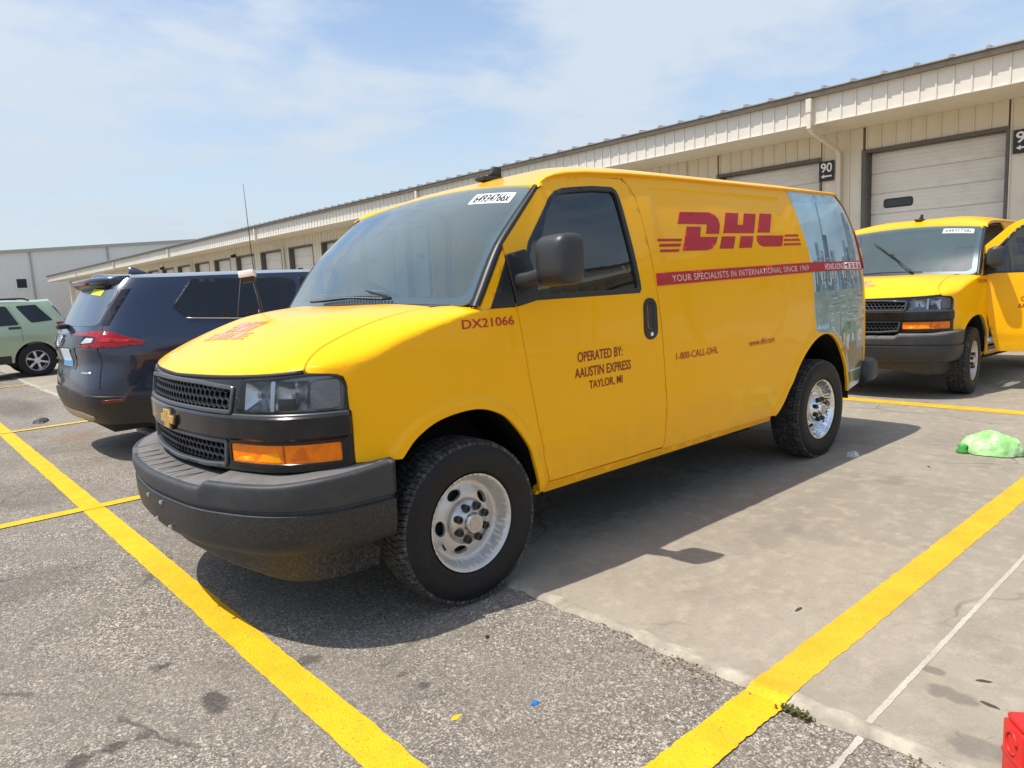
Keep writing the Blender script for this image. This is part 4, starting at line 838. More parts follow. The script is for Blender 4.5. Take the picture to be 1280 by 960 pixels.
def car_wheel(parent, x, y, sg, R, wd, rimm, spokes, key):
    h = wd/2
    o = part('wheel', lambda: lathe([(R*.56, -h*.8), (R*.7, -h), (R*.9, -h*.98), (R*.985, -h*.8), (R, -h*.5), (R, h*.5), (R*.985, h*.8), (R*.9, h*.98), (R*.7, h), (R*.62, h*.93), (R*.60, h*.8)], 48), TIRE, parent, key+'t', (x, y, R*.99))
    o.rotation_euler.z = 0 if sg > 0 else math.pi
    def rim():
        rr = R*.61; q = [lathe([(rr, h*.84), (rr*.985, h*.90), (rr*.95, h*.88), (rr*.92, h*.6), (rr*.90, -h*.6)], 48), lathe([(rr*.30, h*.4), (rr*.29, h*.62), (rr*.22, h*.68), (.001, h*.70)], 24)]
        for k in range(spokes):
            a = 2*math.pi*k/spokes+.3; e = (math.cos(a), 0, math.sin(a)); n_ = (-math.sin(a), 0, math.cos(a)); secs = []
            for r_, w_, y_ in ((rr*.2, rr*.13, h*.60), (rr*.55, rr*.12, h*.58), (rr*.95, rr*.17, h*.80)):
                c = np.array(e)*r_; secs.append(np.array([c+np.array(n_)*w_+np.array((0, y_-.03, 0)), c+np.array(n_)*w_*.8+np.array((0, y_, 0)), c-np.array(n_)*w_*.8+np.array((0, y_, 0)), c-np.array(n_)*w_+np.array((0, y_-.03, 0))]))
            q.append(loft(secs))
        return join(*q)
    part('rim', rim, rimm, o, key+'r'); part('brake_disc', lambda: lathe([(.001, h*.1), (R*.5, h*.1), (R*.5, -h*.2)], 32), UND, o, key+'b')
    return o
def make_suv(name, loc, rz, sh, P, paint, key):
    V = empty(name, loc, rz); f = lambda n, fn, m_, par=None, **k: part(n, fn, m_, par or V, **k)
    xs = P['axles']; R = P['R']; sa = [sh.s_at(x) for x in xs]; zb = P['sill']; ra = R+.055
    arch = lambda s0: [(s0+ra*math.cos(t), R+ra*math.sin(t)) for t in np.linspace(math.pi+.05, -.05, 15)]
    def clipz(A): return [(a, max(b, zb)) for a, b in A]
    bottom = [(0, P['rb']), (sa[0]-ra-.25, P['rb']-.04), (sa[0]-ra-.01, zb)]+clipz(arch(sa[0]))+clipz(arch(sa[1]))+[(sa[1]+ra+.05, zb), (sh.L, P['rb']-.08)]
    top = [(sh.s_at(a) if not isinstance(a, tuple) else a[0], b) for a, b in P['top']]
    edge = catmull(top, 5)
    out = bottom+[(sh.L, P['nose'])]+[tuple(p) for p in edge[::-1]]
    def body():
        a = panel(out, sh, step=.06, depth=.02, rnd=.002); k = resamp(np.vstack([edge, edge[-1:]]), .05)[:-1]; k = k[np.argsort(k[:, 0])]
        k = np.vstack([edge, [(sh.L, P['nose'])]]); Lp = sh(k[:, 0], k[:, 1]); V_ = []; nq = 13
        for p, (s_, z_) in zip(Lp, k):
            cr = P['crown'](p[0])
            for q in np.linspace(1, -1, nq): V_.append((p[0]+.10*(1-q*q)*P['bow'](p[0]), p[1]*q, p[2]+cr*(1-abs(q)**2.4)))
        Fc = [(i*nq+j, i*nq+j+1, (i+1)*nq+j+1, (i+1)*nq+j) for i in range(len(k)-1) for j in range(nq-1)]
        return join(a, mir(a), (np.array(V_), Fc, set()))
    bd = f('body', body, paint)
    both = lambda Q, fn=sh, **k: join(panel(Q, fn, **k), panel(Q, fn, mirror=True, **k))
    X = lambda pts: [(sh.s_at(a), b) for a, b in pts]
    GL = mat('tinted_glass', (.010, .012, .014), .04, coat=.3); 
    for i, Q in enumerate(P['windows']):
        for sg in (1, -1):
            wn = f('side_window', lambda: panel(inset(roundpoly(X(Q), .03), -.012), sh, step=.06, depth=.004, rnd=.001, off=.003, mirror=sg < 0), TRIM)
            part('glass', lambda: panel(roundpoly(X(Q), .03), sh, step=.06, depth=.002, rnd=.001, off=.005, mirror=sg < 0), GL, wn)
    rg = f('rear_window', lambda: panel(roundpoly(P['rglass'], .06), sh.rear, step=.06, depth=.004, rnd=.002, off=.004), mat('rear_glass', (.20, .24, .28), .06, .75) if key == 'blue' else GL)
    # windscreen and front end
    zi = P['wind']
    def ws():
        k = np.array([(a, b) for a, b in zip(np.linspace(zi[0][0], zi[1][0], 8), np.linspace(zi[0][1], zi[1][1], 8))]); Lp = sh(np.array([sh.s_at(a) for a in k[:, 0]]), k[:, 1]); V_ = []
        for p in Lp:
            for q in np.linspace(.92, -.92, 9): V_.append((p[0]+.02+.10*(1-q*q)*P['bow'](p[0]), p[1]*q, p[2]+.012+P['crown'](p[0])*(1-abs(q)**2.4)))
        return np.array(V_), [(i*9+j, i*9+j+1, (i+1)*9+j+1, (i+1)*9+j) for i in range(7) for j in range(8)], set()
    f('windshield', ws, GL)
    f('front_grille', lambda: panel(roundpoly([(-.55, .55), (.55, .55), (.62, .86), (-.62, .86)], .05), sh.front, step=.08, depth=.02, off=.01), TRIM)
    for sg in (1, -1): f('headlight', lambda: panel(roundpoly([(sg*.62, .74), (sg*1.0, .76), (sg*1.05, .90), (sg*.68, .88)][::sg], .03), sh.front, step=.06, depth=.02, off=.01), mat('car_lamp', (.45, .47, .5), .1, .3, coat=.6))
    cl = P['clad']
    f('lower_cladding', lambda: both([(0, cl[0]), (0, P['rb']-.005)]+[(a, b-.004) for a, b in bottom[1:2]]+[(sa[0]-ra-.035, zb-.004)]+[(sa[0]+(ra+.035)*math.cos(t), max(R+(ra+.035)*math.sin(t), zb)) for t in np.linspace(math.pi, 0, 13)][0:0]+[(sa[0]-ra-.03, cl[1])], step=.06, depth=.02, off=.010), PLB)
    for sg in (1, -1): f('sill_cladding', lambda: panel([(sa[0]+ra+.02, zb-.005), (sa[1]-ra-.02, zb-.005), (sa[1]-ra-.05, zb+.16), (sa[0]+ra+.05, zb+.16)], sh, step=.08, depth=.02, off=.010, mirror=sg < 0), PLB)
    f('nose_cladding', lambda: both([(sa[1]+ra+.03, zb), (sh.L, P['rb']-.085), (sh.L, .48), (sa[1]+ra+.05, .48)], step=.08, depth=.02, off=.010), PLB)
    for s0 in sa:
        for sg in (1, -1):
            f('arch_moulding', lambda: panel(clipz([(s0+(ra+.045)*math.cos(t), R+(ra+.045)*math.sin(t)) for t in np.linspace(-.02, math.pi+.02, 18)])+clipz([(s0+(ra-.004)*math.cos(t), R+(ra-.004)*math.sin(t)) for t in np.linspace(math.pi+.02, -.02, 18)]), sh, step=.05, depth=.03, rnd=.003, off=.012, mirror=sg < 0), PLB if key == 'blue' else paint)
    f('underbody', lambda: join(box(sh.x0+.25, -.72, zb-.02, sh.x1-.3, .72, .62), *[box(x-ra-.02, -.80, .25, x+ra+.02, .80, R+ra+.05) for x in xs]), UND)
    for x in xs:
        for sg in (1, -1): car_wheel(V, x, sg*(sh.C[:, 1].max()-.105), sg, R, .235, P['rim'], P['spokes'], key)
    for sg in (1, -1): f('door_mirror', lambda: (lambda vf: vf if sg > 0 else mir(vf))(join(box(P['mx']-.10, sh.C[:, 1].max()*.93, P['mz'], P['mx']+.06, sh.C[:, 1].max()+.16, P['mz']+.17, .04, 3), box(P['mx']-.03, sh.C[:, 1].max()*.86, P['mz']+.0, P['mx']+.03, sh.C[:, 1].max()*.95, P['mz']+.06, .01))), paint)
    for hx, hz in P['handles']:
        for sg in (1, -1): f('door_handle', lambda: panel(roundpoly(X([(hx-.11, hz-.018), (hx+.11, hz-.018), (hx+.11, hz+.018), (hx-.11, hz+.018)]), .015), sh, step=.05, depth=.02, rnd=.006, off=.02, mirror=sg < 0), P['hm'])
    for gx0, gz0, gx1, gz1 in P['gaps']:
        for sg in (1, -1): f('door_gap', lambda: (lambda vf: vf if sg > 0 else mir(vf))(tube(sh(np.linspace(sh.s_at(gx0), sh.s_at(gx1), 12), np.linspace(gz0, gz1, 12)), .003, 5)), INK)
    return V, sh, f
NAVY = mat('navy_paint', (.022, .035, .068), .22, .25, .9, var=.1, vscale=2)
SAGE = mat('sage_green_paint', (.36, .45, .31), .3, .3, .6, var=.05, vscale=2)
ALLOY = mat('alloy', (.62, .62, .62), .3, .85)
def blue_suv():
    sh = BLUE
    P = dict(axles=(-1.50, 1.45), R=.372, sill=.30, rb=.40, nose=.88, clad=(.70, .60),
        top=[((0,), 1.715), ((.5,), 1.715), ((.9,), 1.705), (-1.8, 1.70), (-1.2, 1.705), (-.4, 1.71), (.1, 1.70), (.35, 1.66), (.7, 1.47), (1.05, 1.25), (1.25, 1.13), (1.4, 1.08), (1.8, 1.04), (2.1, 1.0)],
        crown=lambda x: .055 if x < .2 else .05, bow=lambda x: float(sstep(.0, 1.0, np.array(x))),
        windows=[[(-1.77, 1.418), (-1.64, 1.315), (-.48, 1.235), (-.43, 1.62), (-.60, 1.655), (-1.52, 1.665)], [(-.40, 1.232), (.86, 1.17), (.42, 1.56), (.22, 1.62), (-.36, 1.655)]],
        rglass=[(-.80, 1.275), (.80, 1.275), (.88, 1.60), (-.88, 1.60)], wind=((.28, 1.69), (1.22, 1.15)), rim=ALLOY, spokes=10, mx=.72, mz=1.12, handles=[(-.75, .98), (.35, .95)], hm=NAVY,
        gaps=[(-.42, .45, -.42, 1.22), (-1.08, .75, -1.02, 1.26), (.62, .45, .70, 1.15)])
    V, sh, f = make_suv('parked_suv', (.62-2.56, -4.66, 0), math.pi, sh, P, NAVY, 'blue')
    tag(V, 'dark navy blue SUV parked beside the yellow van with its tailgate facing us', 'car')
    lamp = [(.30, 1.192), (.80, 1.222), (.93, 1.210), (1.06, 1.165), (1.255, 1.108), (1.23, 1.084), (1.0, 1.076), (.60, 1.086), (.60, 1.100), (.80, 1.112), (.83, 1.165), (.74, 1.182)]
    for sg in (1, -1):
        q = [(sg*a, b) for a, b in lamp][::-sg]
        tl = f('tail_light', lambda: panel(q, sh.rear, step=.04, depth=.02, rnd=.004, off=.014), REDL)
        part('lamp_bar', lambda: panel([(sg*a, b) for a, b in [(.86, 1.128), (1.18, 1.110), (1.18, 1.124), (.98, 1.150), (.88, 1.16)]][::-sg], sh.rear, step=.04, depth=.004, rnd=.002, off=.017), mat('red_glow', (.50, .008, .008), .2, coat=.3), tl)
        part('reverse_lens', lambda: panel([(sg*a, b) for a, b in [(.64, 1.118), (.79, 1.125), (.80, 1.158), (.70, 1.165)]][::-sg], sh.rear, step=.04, depth=.01, rnd=.002, off=.012), mat('reverse_lens', (.55, .58, .6), .15, .4), tl)
        f('tailgate_gap', lambda: tube(sh.rear(np.full(14, sg*.845)+np.linspace(0, .0, 14), np.linspace(.71, 1.28, 14)), .004, 5), INK)
        f('rear_pillar_trim', lambda: panel([(sg*a, b) for a, b in [(.82, 1.275), (.90, 1.275), (1.0, 1.60), (.90, 1.60)]][::sg], sh.rear, step=.05, depth=.004, off=.003), BLK)
    f('garnish', lambda: panel([(-.60, 1.085), (.60, 1.085), (.66, 1.185), (.3, 1.205), (-.3, 1.205), (-.66, 1.185)], sh.rear, step=.05, depth=.01, rnd=.004, off=.008), BLK)
    f('emblem', lambda: join(*[tube(sh.rear(a*np.cos(t_)+c, 1.145+b*np.sin(t_))+np.array((-.024, 0, 0)), .005, 6, False) for a, b, c in ((.085, .058, 0), (.030, .055, 0), (.062, .022, 0)) for t_ in (np.linspace(0, 2*math.pi, 25),)]), CHR)
    pl = f('licence_plate', lambda: panel(rrect(-.335, .905, -.025, 1.065, .01), sh.rear, step=.06, depth=.006, rnd=.002, off=.012), mat('plate', (.55, .66, .72), .4, var=.1, vscale=12))
    part('plate_band', lambda: panel(rrect(-.33, .91, -.03, .965, .005), sh.rear, step=.06, depth=.002, rnd=.001, off=.014), mat('plate_blue', (.06, .30, .55), .4), pl)
    f('recess_shade', lambda: panel(roundpoly([(-.42, .875), (.42, .875), (.48, 1.082), (-.48, 1.082)], .03), sh.rear, step=.06, depth=.004, rnd=.002, off=.004), mat('shaded_navy', (.012, .018, .032), .3, coat=.4))  # darker navy sheet painting a recess's shade; the surface is not sunk
    f('badge', lambda: panel([(-.74, .842), (-.58, .846), (-.58, .858), (-.74, .854)], sh.rear, step=.05, depth=.004, off=.008), CHR)
    sp = f('spoiler', lambda: loft([sh.rear(np.full(7, t), np.full(7, 1.715))+np.array([(.02, 0, .012), (-.06, 0, .012), (-.16, 0, -.012+.010*abs(t)), (-.165, 0, -.032+.010*abs(t)), (-.13, 0, -.075), (-.03, 0, -.10), (.05, 0, -.06)])*np.array((1-.35*max(0, abs(t)-.5)/.4, 1, 1)) for t in np.linspace(-.88, .88, 24)]), NAVY)
    part('spoiler_underside', lambda: loft([sh.rear(np.full(4, t), np.full(4, 1.715))+np.array([(-.155, 0, -.036), (-.135, 0, -.080), (-.02, 0, -.115), (.0, 0, -.04)]) for t in np.linspace(-.80, .80, 20)]), BLK, sp)
    part('brake_light', lambda: loft([sh.rear(np.full(4, t), np.full(4, 1.715))+np.array([(-.166, 0, -.040), (-.162, 0, -.058), (-.14, 0, -.058), (-.14, 0, -.040)]) for t in np.linspace(-.42, .42, 14)]), REDL, sp)
    part('price_sticker', lambda: panel(roundpoly([(-.66, 1.545), (-.36, 1.565), (-.38, 1.615), (-.68, 1.595)], .004), sh.rear, step=.05, depth=.002, rnd=.001, off=.008), mat('yellow_note', (.75, .72, .03), .6), rg_ := [o for o in V.children if o.name.startswith('rear_window')][0])
    f('rear_wiper', lambda: join(tube(sh.rear(np.array([.02, .2, .42]), np.array([1.285, 1.30, 1.292]))+np.array((-.03, 0, 0)), [.014, .009, .006], 6), box(-2.545, -.05, 1.25, -2.44, .06, 1.295, .015)), TRIM)
    f('skid_plate', lambda: panel([(-.62, .405), (.62, .405), (.70, .44), (.45, .475), (-.45, .475), (-.70, .44)], sh.rear, step=.06, depth=.01, rnd=.004, off=.020), mat('skid_silver', (.30, .27, .20), .35, .6))
    for sg in (1, -1): f('bumper_reflector', lambda: panel([(sg*a, b) for a, b in ((.86, .57), (1.05, .58), (1.05, .605), (.86, .60))][::-sg], sh.rear, step=.05, depth=.01, rnd=.002, off=.016), mat('dark_red', (.16, .02, .015), .3))
    f('roof_fin', lambda: loft([np.array([(-1.64-.16*k, -.024*(1-.7*k), 1.752+.078*k), (-1.64-.16*k, .024*(1-.7*k), 1.752+.078*k), (-1.85+.005*k, .024*(1-.7*k), 1.752+.078*k), (-1.85+.005*k, -.024*(1-.7*k), 1.752+.078*k)]) for k in (0, .5, 1)]), NAVY)
    for sg in (1, -1): f('window_trim', lambda: (lambda vf: vf if sg > 0 else mir(vf))(tube(sh(np.linspace(sh.s_at(-1.64), sh.s_at(.86), 24), np.interp(np.linspace(-1.64, .86, 24), [-1.64, -.45, .86], [1.298, 1.218, 1.155]))+np.array((0, .008, 0)), .006, 6)), CHR)
def green_suv():
    sh = GREEN; SM = mat('escape_trim', (.03, .032, .032), .5)
    P = dict(axles=(-1.33, 1.29), R=.362, sill=.34, rb=.42, nose=.90, clad=(.60, .52),
        top=[((0,), 1.635), ((.5,), 1.635), ((.8,), 1.63), (-1.55, 1.625), (-1.0, 1.64), (-.2, 1.645), (.15, 1.63), (.35, 1.57), (.7, 1.30), (.92, 1.12), (1.05, 1.08), (1.5, 1.05), (1.85, .99)],
        crown=lambda x: .05, bow=lambda x: float(sstep(.0, 1.0, np.array(x))),
        windows=[[(-1.83, 1.22), (-1.36, 1.19), (-1.12, 1.54), (-1.66, 1.55)], [(-1.08, 1.16), (-.20, 1.14), (-.22, 1.55), (-.90, 1.54)], [(-.12, 1.14), (.78, 1.14), (.40, 1.48), (.22, 1.54), (-.13, 1.55)]],
        rglass=[(-.70, 1.10), (.70, 1.10), (.76, 1.53), (-.76, 1.53)], wind=((.20, 1.62), (.90, 1.14)), rim=ALLOY, spokes=6, mx=.62, mz=1.08, handles=[(-1.0, 1.085), (-.05, 1.07)], hm=SM,
        gaps=[(-.17, .45, -.17, 1.13), (-1.12, .80, -1.12, 1.15), (-1.12, 1.15, -.95, 1.56)])
    V, sh, f = make_suv('parked_suv', (.68, -15.9, 0), 0, sh, P, SAGE, 'green')
    tag(V, 'pale sage green SUV with black roof rails, left of the navy SUV', 'car')
    for sg in (1, -1):
        f('roof_rail', lambda: join(tube([(-1.35, sg*.66, 1.655), (-1.25, sg*.66, 1.705), (-.2, sg*.665, 1.715), (.1, sg*.66, 1.70), (.2, sg*.66, 1.655)], .018, 8), box(-.65, sg*.66-.02, 1.65, -.55, sg*.66+.02, 1.70)), SM)
        f('tail_light', lambda: panel([(sg*a, b) for a, b in ((.80, .80), (.98, .80), (.99, 1.16), (.82, 1.16))][::sg], sh.rear, step=.05, depth=.02, off=.012), REDL)
# ------------------------------------------------------------------ ground
def ground_mat(name, base, alt, speck, sc, stains, bumpd=.003, crack=True, spk=.60):
    m = bpy.data.materials.new(name); m.use_nodes = True; t = m.node_tree; b = t.nodes['Principled BSDF']; b.inputs['Specular IOR Level'].default_value = .25
    co = N(t, 'ShaderNodeNewGeometry'); P = co.outputs['Position']
    def noise(s, d=5., r=.6, dist=0.): n = N(t, 'ShaderNodeTexNoise', i_Scale=s, i_Detail=d, i_Roughness=r, i_Distortion=dist); L(t, P, n.inputs['Vector']); return n.outputs[0]
    def rng(src, a, b_, c, d, sm=True): r = N(t, 'ShaderNodeMapRange', interpolation_type='SMOOTHSTEP' if sm else 'LINEAR', i_1=a, i_2=b_, i_3=c, i_4=d); L(t, src, r.inputs[0]); return r.outputs[0]
    def mix(f, c1, c2, mode='MIX'):
        x = N(t, 'ShaderNodeMixRGB', blend_type=mode)
        for i, v in ((0, f), (1, c1), (2, c2)):
            if isinstance(v, (tuple, list)): x.inputs[i].default_value = (*v, 1)
            elif isinstance(v, (int, float)): x.inputs[i].default_value = v
            else: L(t, v, x.inputs[i])
        return x.outputs[0]
    c = mix(rng(noise(.35, 4), .35, .65, 0, 1), base, alt)
    c = mix(rng(noise(2.2, 6, .65), .40, .75, 0, .8), c, tuple(v*.66 for v in base))
    c = mix(rng(noise(9, 5, .7), .45, .75, 0, .6), c, tuple(min(1, v*1.28) for v in base))
    c = mix(rng(noise(34, 4, .7), .50, .70, 0, .4), c, tuple(v*.72 for v in base))
    # wear: polished and open-textured areas carry different amounts of visible stone
    amt = rng(noise(1.3, 5, .65, .4), .35, .68, .35, 1.0)
    def sc_(f):
        q = N(t, 'ShaderNodeMath', operation='MULTIPLY'); L(t, f, q.inputs[0]); L(t, amt, q.inputs[1]); return q.outputs[0]
    # aggregate: light and dark chips
    vo = N(t, 'ShaderNodeTexVoronoi', i_Scale=sc); L(t, P, vo.inputs['Vector'])
    hs = N(t, 'ShaderNodeSeparateXYZ'); L(t, vo.outputs['Color'], hs.inputs[0])
    c = mix(sc_(rng(hs.outputs[0], .62, .95, 0, spk)), c, speck[0]); c = mix(sc_(rng(hs.outputs[1], .62, .95, 0, spk)), c, speck[1])
    vo2 = N(t, 'ShaderNodeTexVoronoi', i_Scale=sc*.5); L(t, P, vo2.inputs['Vector']); h2 = N(t, 'ShaderNodeSeparateXYZ'); L(t, vo2.outputs['Color'], h2.inputs[0])
    c = mix(sc_(rng(h2.outputs[0], .86, .97, 0, spk*.8)), c, speck[0]); c = mix(sc_(rng(h2.outputs[2], .86, .97, 0, spk*.9)), c, speck[1])
    c = mix(rng(noise(17, 3, .55, 1.2), .68, .74, 0, .6 if crack else .3), c, speck[1])
    sx = N(t, 'ShaderNodeSeparateXYZ'); L(t, P, sx.inputs[0])
    wob = noise(14, 4, .6)
    for x, y, rx, ry, am, col in stains:
        def ax(o, v, r): a = N(t, 'ShaderNodeMath', operation='SUBTRACT', i_1=v); L(t, o, a.inputs[0]); d = N(t, 'ShaderNodeMath', operation='DIVIDE', i_1=r); L(t, a.outputs[0], d.inputs[0]); q = N(t, 'ShaderNodeMath', operation='POWER', i_1=2.); L(t, d.outputs[0], q.inputs[0]); return q.outputs[0]
        s = N(t, 'ShaderNodeMath', operation='ADD'); L(t, ax(sx.outputs[0], x, rx), s.inputs[0]); L(t, ax(sx.outputs[1], y, ry), s.inputs[1])
        w_ = N(t, 'ShaderNodeMath', operation='MULTIPLY_ADD', i_1=2.6, i_2=-1.3); L(t, wob, w_.inputs[0]); s2 = N(t, 'ShaderNodeMath', operation='ADD'); L(t, s.outputs[0], s2.inputs[0]); L(t, w_.outputs[0], s2.inputs[1])
        c = mix(rng(s2.outputs[0], .35, 1.25, am, 0), c, col)
    if crack:
        vc = N(t, 'ShaderNodeTexVoronoi', feature='DISTANCE_TO_EDGE', i_Scale=.55)
        dn = N(t, 'ShaderNodeTexNoise', i_Scale=3., i_Detail=4.); L(t, P, dn.inputs['Vector']); vm = N(t, 'ShaderNodeVectorMath', operation='MULTIPLY_ADD', i_1=(.35, .35, 0)); L(t, dn.outputs['Color'], vm.inputs[0]); L(t, P, vm.inputs[2]); L(t, vm.outputs[0], vc.inputs['Vector'])
        ck = N(t, 'ShaderNodeMath', operation='MULTIPLY'); L(t, rng(vc.outputs[0], .0, .009, 1, 0), ck.inputs[0]); L(t, rng(noise(.8, 3), .48, .58, 0, .8), ck.inputs[1])
        c = mix(ck.outputs[0], c, tuple(v*.4 for v in base))
    L(t, c, b.inputs['Base Color']); L(t, rng(noise(3), .3, .7, .78, .95), b.inputs['Roughness'])
    hh = N(t, 'ShaderNodeMath', operation='MULTIPLY_ADD', i_1=.5); L(t, vo.outputs['Distance'], hh.inputs[0]); L(t, noise(60, 4, .7), hh.inputs[2])
    bp = N(t, 'ShaderNodeBump', i_Strength=.7, i_Distance=bumpd); L(t, hh.outputs[0], bp.inputs['Height']); L(t, bp.outputs[0], b.inputs['Normal'])
    return m
OIL = (.045, .04, .036)
ASPH = ground_mat('worn_asphalt', (.208, .182, .150), (.166, .145, .120), ((.74, .67, .57), (.034, .029, .024)), 185,
    [(1.177, .909, .05, .085, .75, OIL), (1.62, .92, .05, .05, .7, OIL), (1.51, .92, .05, .03, .7, OIL), (1.43, .93, .04, .025, .6, OIL), (1.23, .477, .03, .03, .7, OIL), (1.262, .473, .03, .04, .6, OIL), (.80, .876, .05, .05, .6, OIL), (.584, 1.377, .025, .03, .7, OIL), (.60, 1.25, .03, .02, .5, OIL), (1.6, -1.0, .5, .25, .25, OIL), (1.2, -3.2, .4, .5, .22, OIL), (.4, -5.8, .30, .35, .35, (.22, .12, .06)), (2.0, -5.5, .5, .9, .25, OIL), (.5, -9.6, .35, 1.6, .4, OIL)], .006)
CONC = ground_mat('old_concrete', (.335, .292, .228), (.265, .232, .184), ((.42, .37, .30), (.20, .175, .14)), 190,
    [(-3.06, 1.64, .14, .10, .35, (.15, .13, .11)), (-1.55, 1.55, .35, .13, .28, (.16, .14, .12)), (-1.75, 1.75, .10, .22, .25, (.16, .14, .12)), (-2.6, 1.45, .5, .10, .2, (.16, .14, .12)), (-.6, 2.75, .05, .08, .5, (.09, .08, .07)), (-.72, 2.66, .03, .04, .5, (.09, .08, .07)), (-1.6, .4, .8, .35, .45, (.10, .10, .10)), (-2.9, .3, .5, .5, .35, (.10, .10, .10)), (-.35, 2.9, .06, .10, .5, (.10, .09, .08)), (-4.6, 1.5, .5, .2, .25, (.2, .17, .14))], .0012, True, .22)
def sheet(x0, y0, x1, y1, z): return (np.array([(x0, y0, z), (x1, y0, z), (x1, y1, z), (x0, y1, z)]), [(0, 1, 2, 3)])
tag(link('asphalt_ground', mk('asphalt_ground', (np.array([(-.2, -900, 0), (900, -900, 0), (900, 900, 0), (-.2, 900, 0), (-3.99, -900, -.04), (-3.99, 900, -.04), (-16, -900, -.40), (-16, 900, -.40), (-900, -900, -.40), (-900, 900, -.40)]), [(0, 1, 2, 3), (4, 0, 3, 5), (6, 4, 5, 7), (8, 6, 7, 9)]), smooth=False), ASPH), kind='structure')
apron = tag(link('concrete_apron', mk('concrete_apron', (np.array([(-3.99, -96, .003), (-.22, -96, .003), (-.22, 30, .003), (-3.99, 30, .003), (-16.5, -96, .003-.0225*12.5), (-16.5, 30, .003-.0225*12.5)]), [(0, 1, 2, 3), (4, 0, 3, 5)]), smooth=False), mat('joint_fill', (.10, .09, .075), .95)), kind='structure')
XS = [-.235, -3.99, -7.75, -11.5, -15.55]; YS = [29.9, 25.3, 20.7, 16.1, 11.5, 6.9, 2.31, -2.37, -6.95, -11.55, -16.15, -20.75, -25.35, -30, -34.6, -39.2, -43.8, -53, -62, -71, -80, -95]
SLP = .0225
def zsl(x): return -SLP*max(0, -3.99-x)
def slab(x0, x1, y0, y1):
    R = random.Random(int(x0*100+y0*10)); g = .006; n = max(4, int((y1-y0)/.12)); V = []; z = .016
    # ragged front edge on the asphalt side
    fr = [(x1-g+(R.uniform(-.012, .008) if x1 > -.5 else R.uniform(-.002, .001)), y0+g+(y1-y0-2*g)*i/n) for i in range(n+1)]
    bk = [(x0+g, y1-g), (x0+g, y0+g)]; P = fr+bk; k = len(P); cx = np.mean([p[0] for p in P]); cy = np.mean([p[1] for p in P]); ins = [(a+(.008 if a < cx else -.008), b+(.008 if b < cy else -.008)) for a, b in P]
    V = [(a, b, -.15) for a, b in P]+[(a, b, z-.004+zsl(a)) for a, b in P]+[(a, b, z+zsl(a)) for a, b in ins]
    Fc = [(i, (i+1) % k, k+(i+1) % k, k+i) for i in range(k)]+[(k+i, k+(i+1) % k, 2*k+(i+1) % k, 2*k+i) for i in range(k)]+[tuple(range(2*k, 3*k))]; return np.array(V), Fc
for i in range(4):
    for j in range(len(YS)-1): link('concrete_slab', mk('concrete_slab', slab(XS[i+1], XS[i], YS[j+1], YS[j]), smooth=False), CONC, apron)
ZC_ = .016
# pale mortar lip, dirt and weeds along the edge of the concrete
def lip():
    R = random.Random(11); V = []; ys = np.arange(-16, 5, .05)
    for y in ys: a = -.213+R.uniform(-.010, .012)+.012*math.sin(y*3.1)+.008*math.sin(y*11); V += [(a+.012, y, .001), (a, y, .011), (-.244, y, .0175+R.uniform(-.001, .001)), (-.254-R.uniform(0, .022), y, .0164)]
    return np.array(V), [(4*i+j, 4*i+j+1, 4*i+j+5, 4*i+j+4) for i in range(len(ys)-1) for j in range(3)], set()
link('edge_mortar', mk('edge_mortar', lip(), smooth=False), mat('pale_mortar', (.37, .33, .265), .95, var=.35, vscale=9, bump=.8, bscale=60, dirt=((.22, .19, .14), .7, 6)), apron)
def grit():
    R = random.Random(4); V = []; Fc = []
    for _ in range(900):
        y = R.uniform(-6, 4.2); x = -.185+R.gauss(0, .035)+.012*math.sin(y*3.1); r = R.uniform(.0015, .0045)*(1.5 if R.random() < .1 else 1); b = len(V); a = R.uniform(0, 6)
        V += [(x+r*math.cos(a+k*2.1), y+r*math.sin(a+k*2.1)*R.uniform(.6, 1.4), R.uniform(0, .003)) for k in range(3)]+[(x, y, r*.9)]; Fc += [(b, b+1, b+3), (b+1, b+2, b+3), (b+2, b, b+3)]
    return np.array(V), Fc
tag(link('edge_grit', mk('edge_grit', grit(), smooth=False), mat('grit', (.20, .16, .11), .95, var=.5, vscale=30)), 'loose grit and soil along the broken edge of the concrete', 'grit', kind='stuff')
def stones():
    R = random.Random(9); V = []; Fc = []
    for _ in range(7000):
        # denser near the camera
        d = 1.2+6*R.random()**1.6; a = R.uniform(-2.95, -1.75); x = 1.93+d*math.cos(a)+R.uniform(-.6, .6); y = 3.49+d*math.sin(a)+R.uniform(-.6, .6)
        if x < -.12 or .83 < x < .99 and R.random() < .8: continue
        r = R.uniform(.0018, .0042); b = len(V); q = R.uniform(0, 6); h = r*R.uniform(.5, 1.0)
        V += [(x+r*math.cos(q+k*1.57)*R.uniform(.7, 1.2), y+r*math.sin(q+k*1.57)*R.uniform(.7, 1.2), 0) for k in range(4)]+[(x+r*.2, y, h)]; Fc += [(b+k, b+(k+1) % 4, b+4) for k in range(4)]
    return np.array(V), Fc
tag(link('asphalt_chippings', mk('asphalt_chippings', stones(), smooth=False), mat('chipping', (.34, .31, .28), .9, var=.6, vscale=45)), 'fine loose stone chippings scattered over the worn asphalt', 'gravel', kind='stuff')
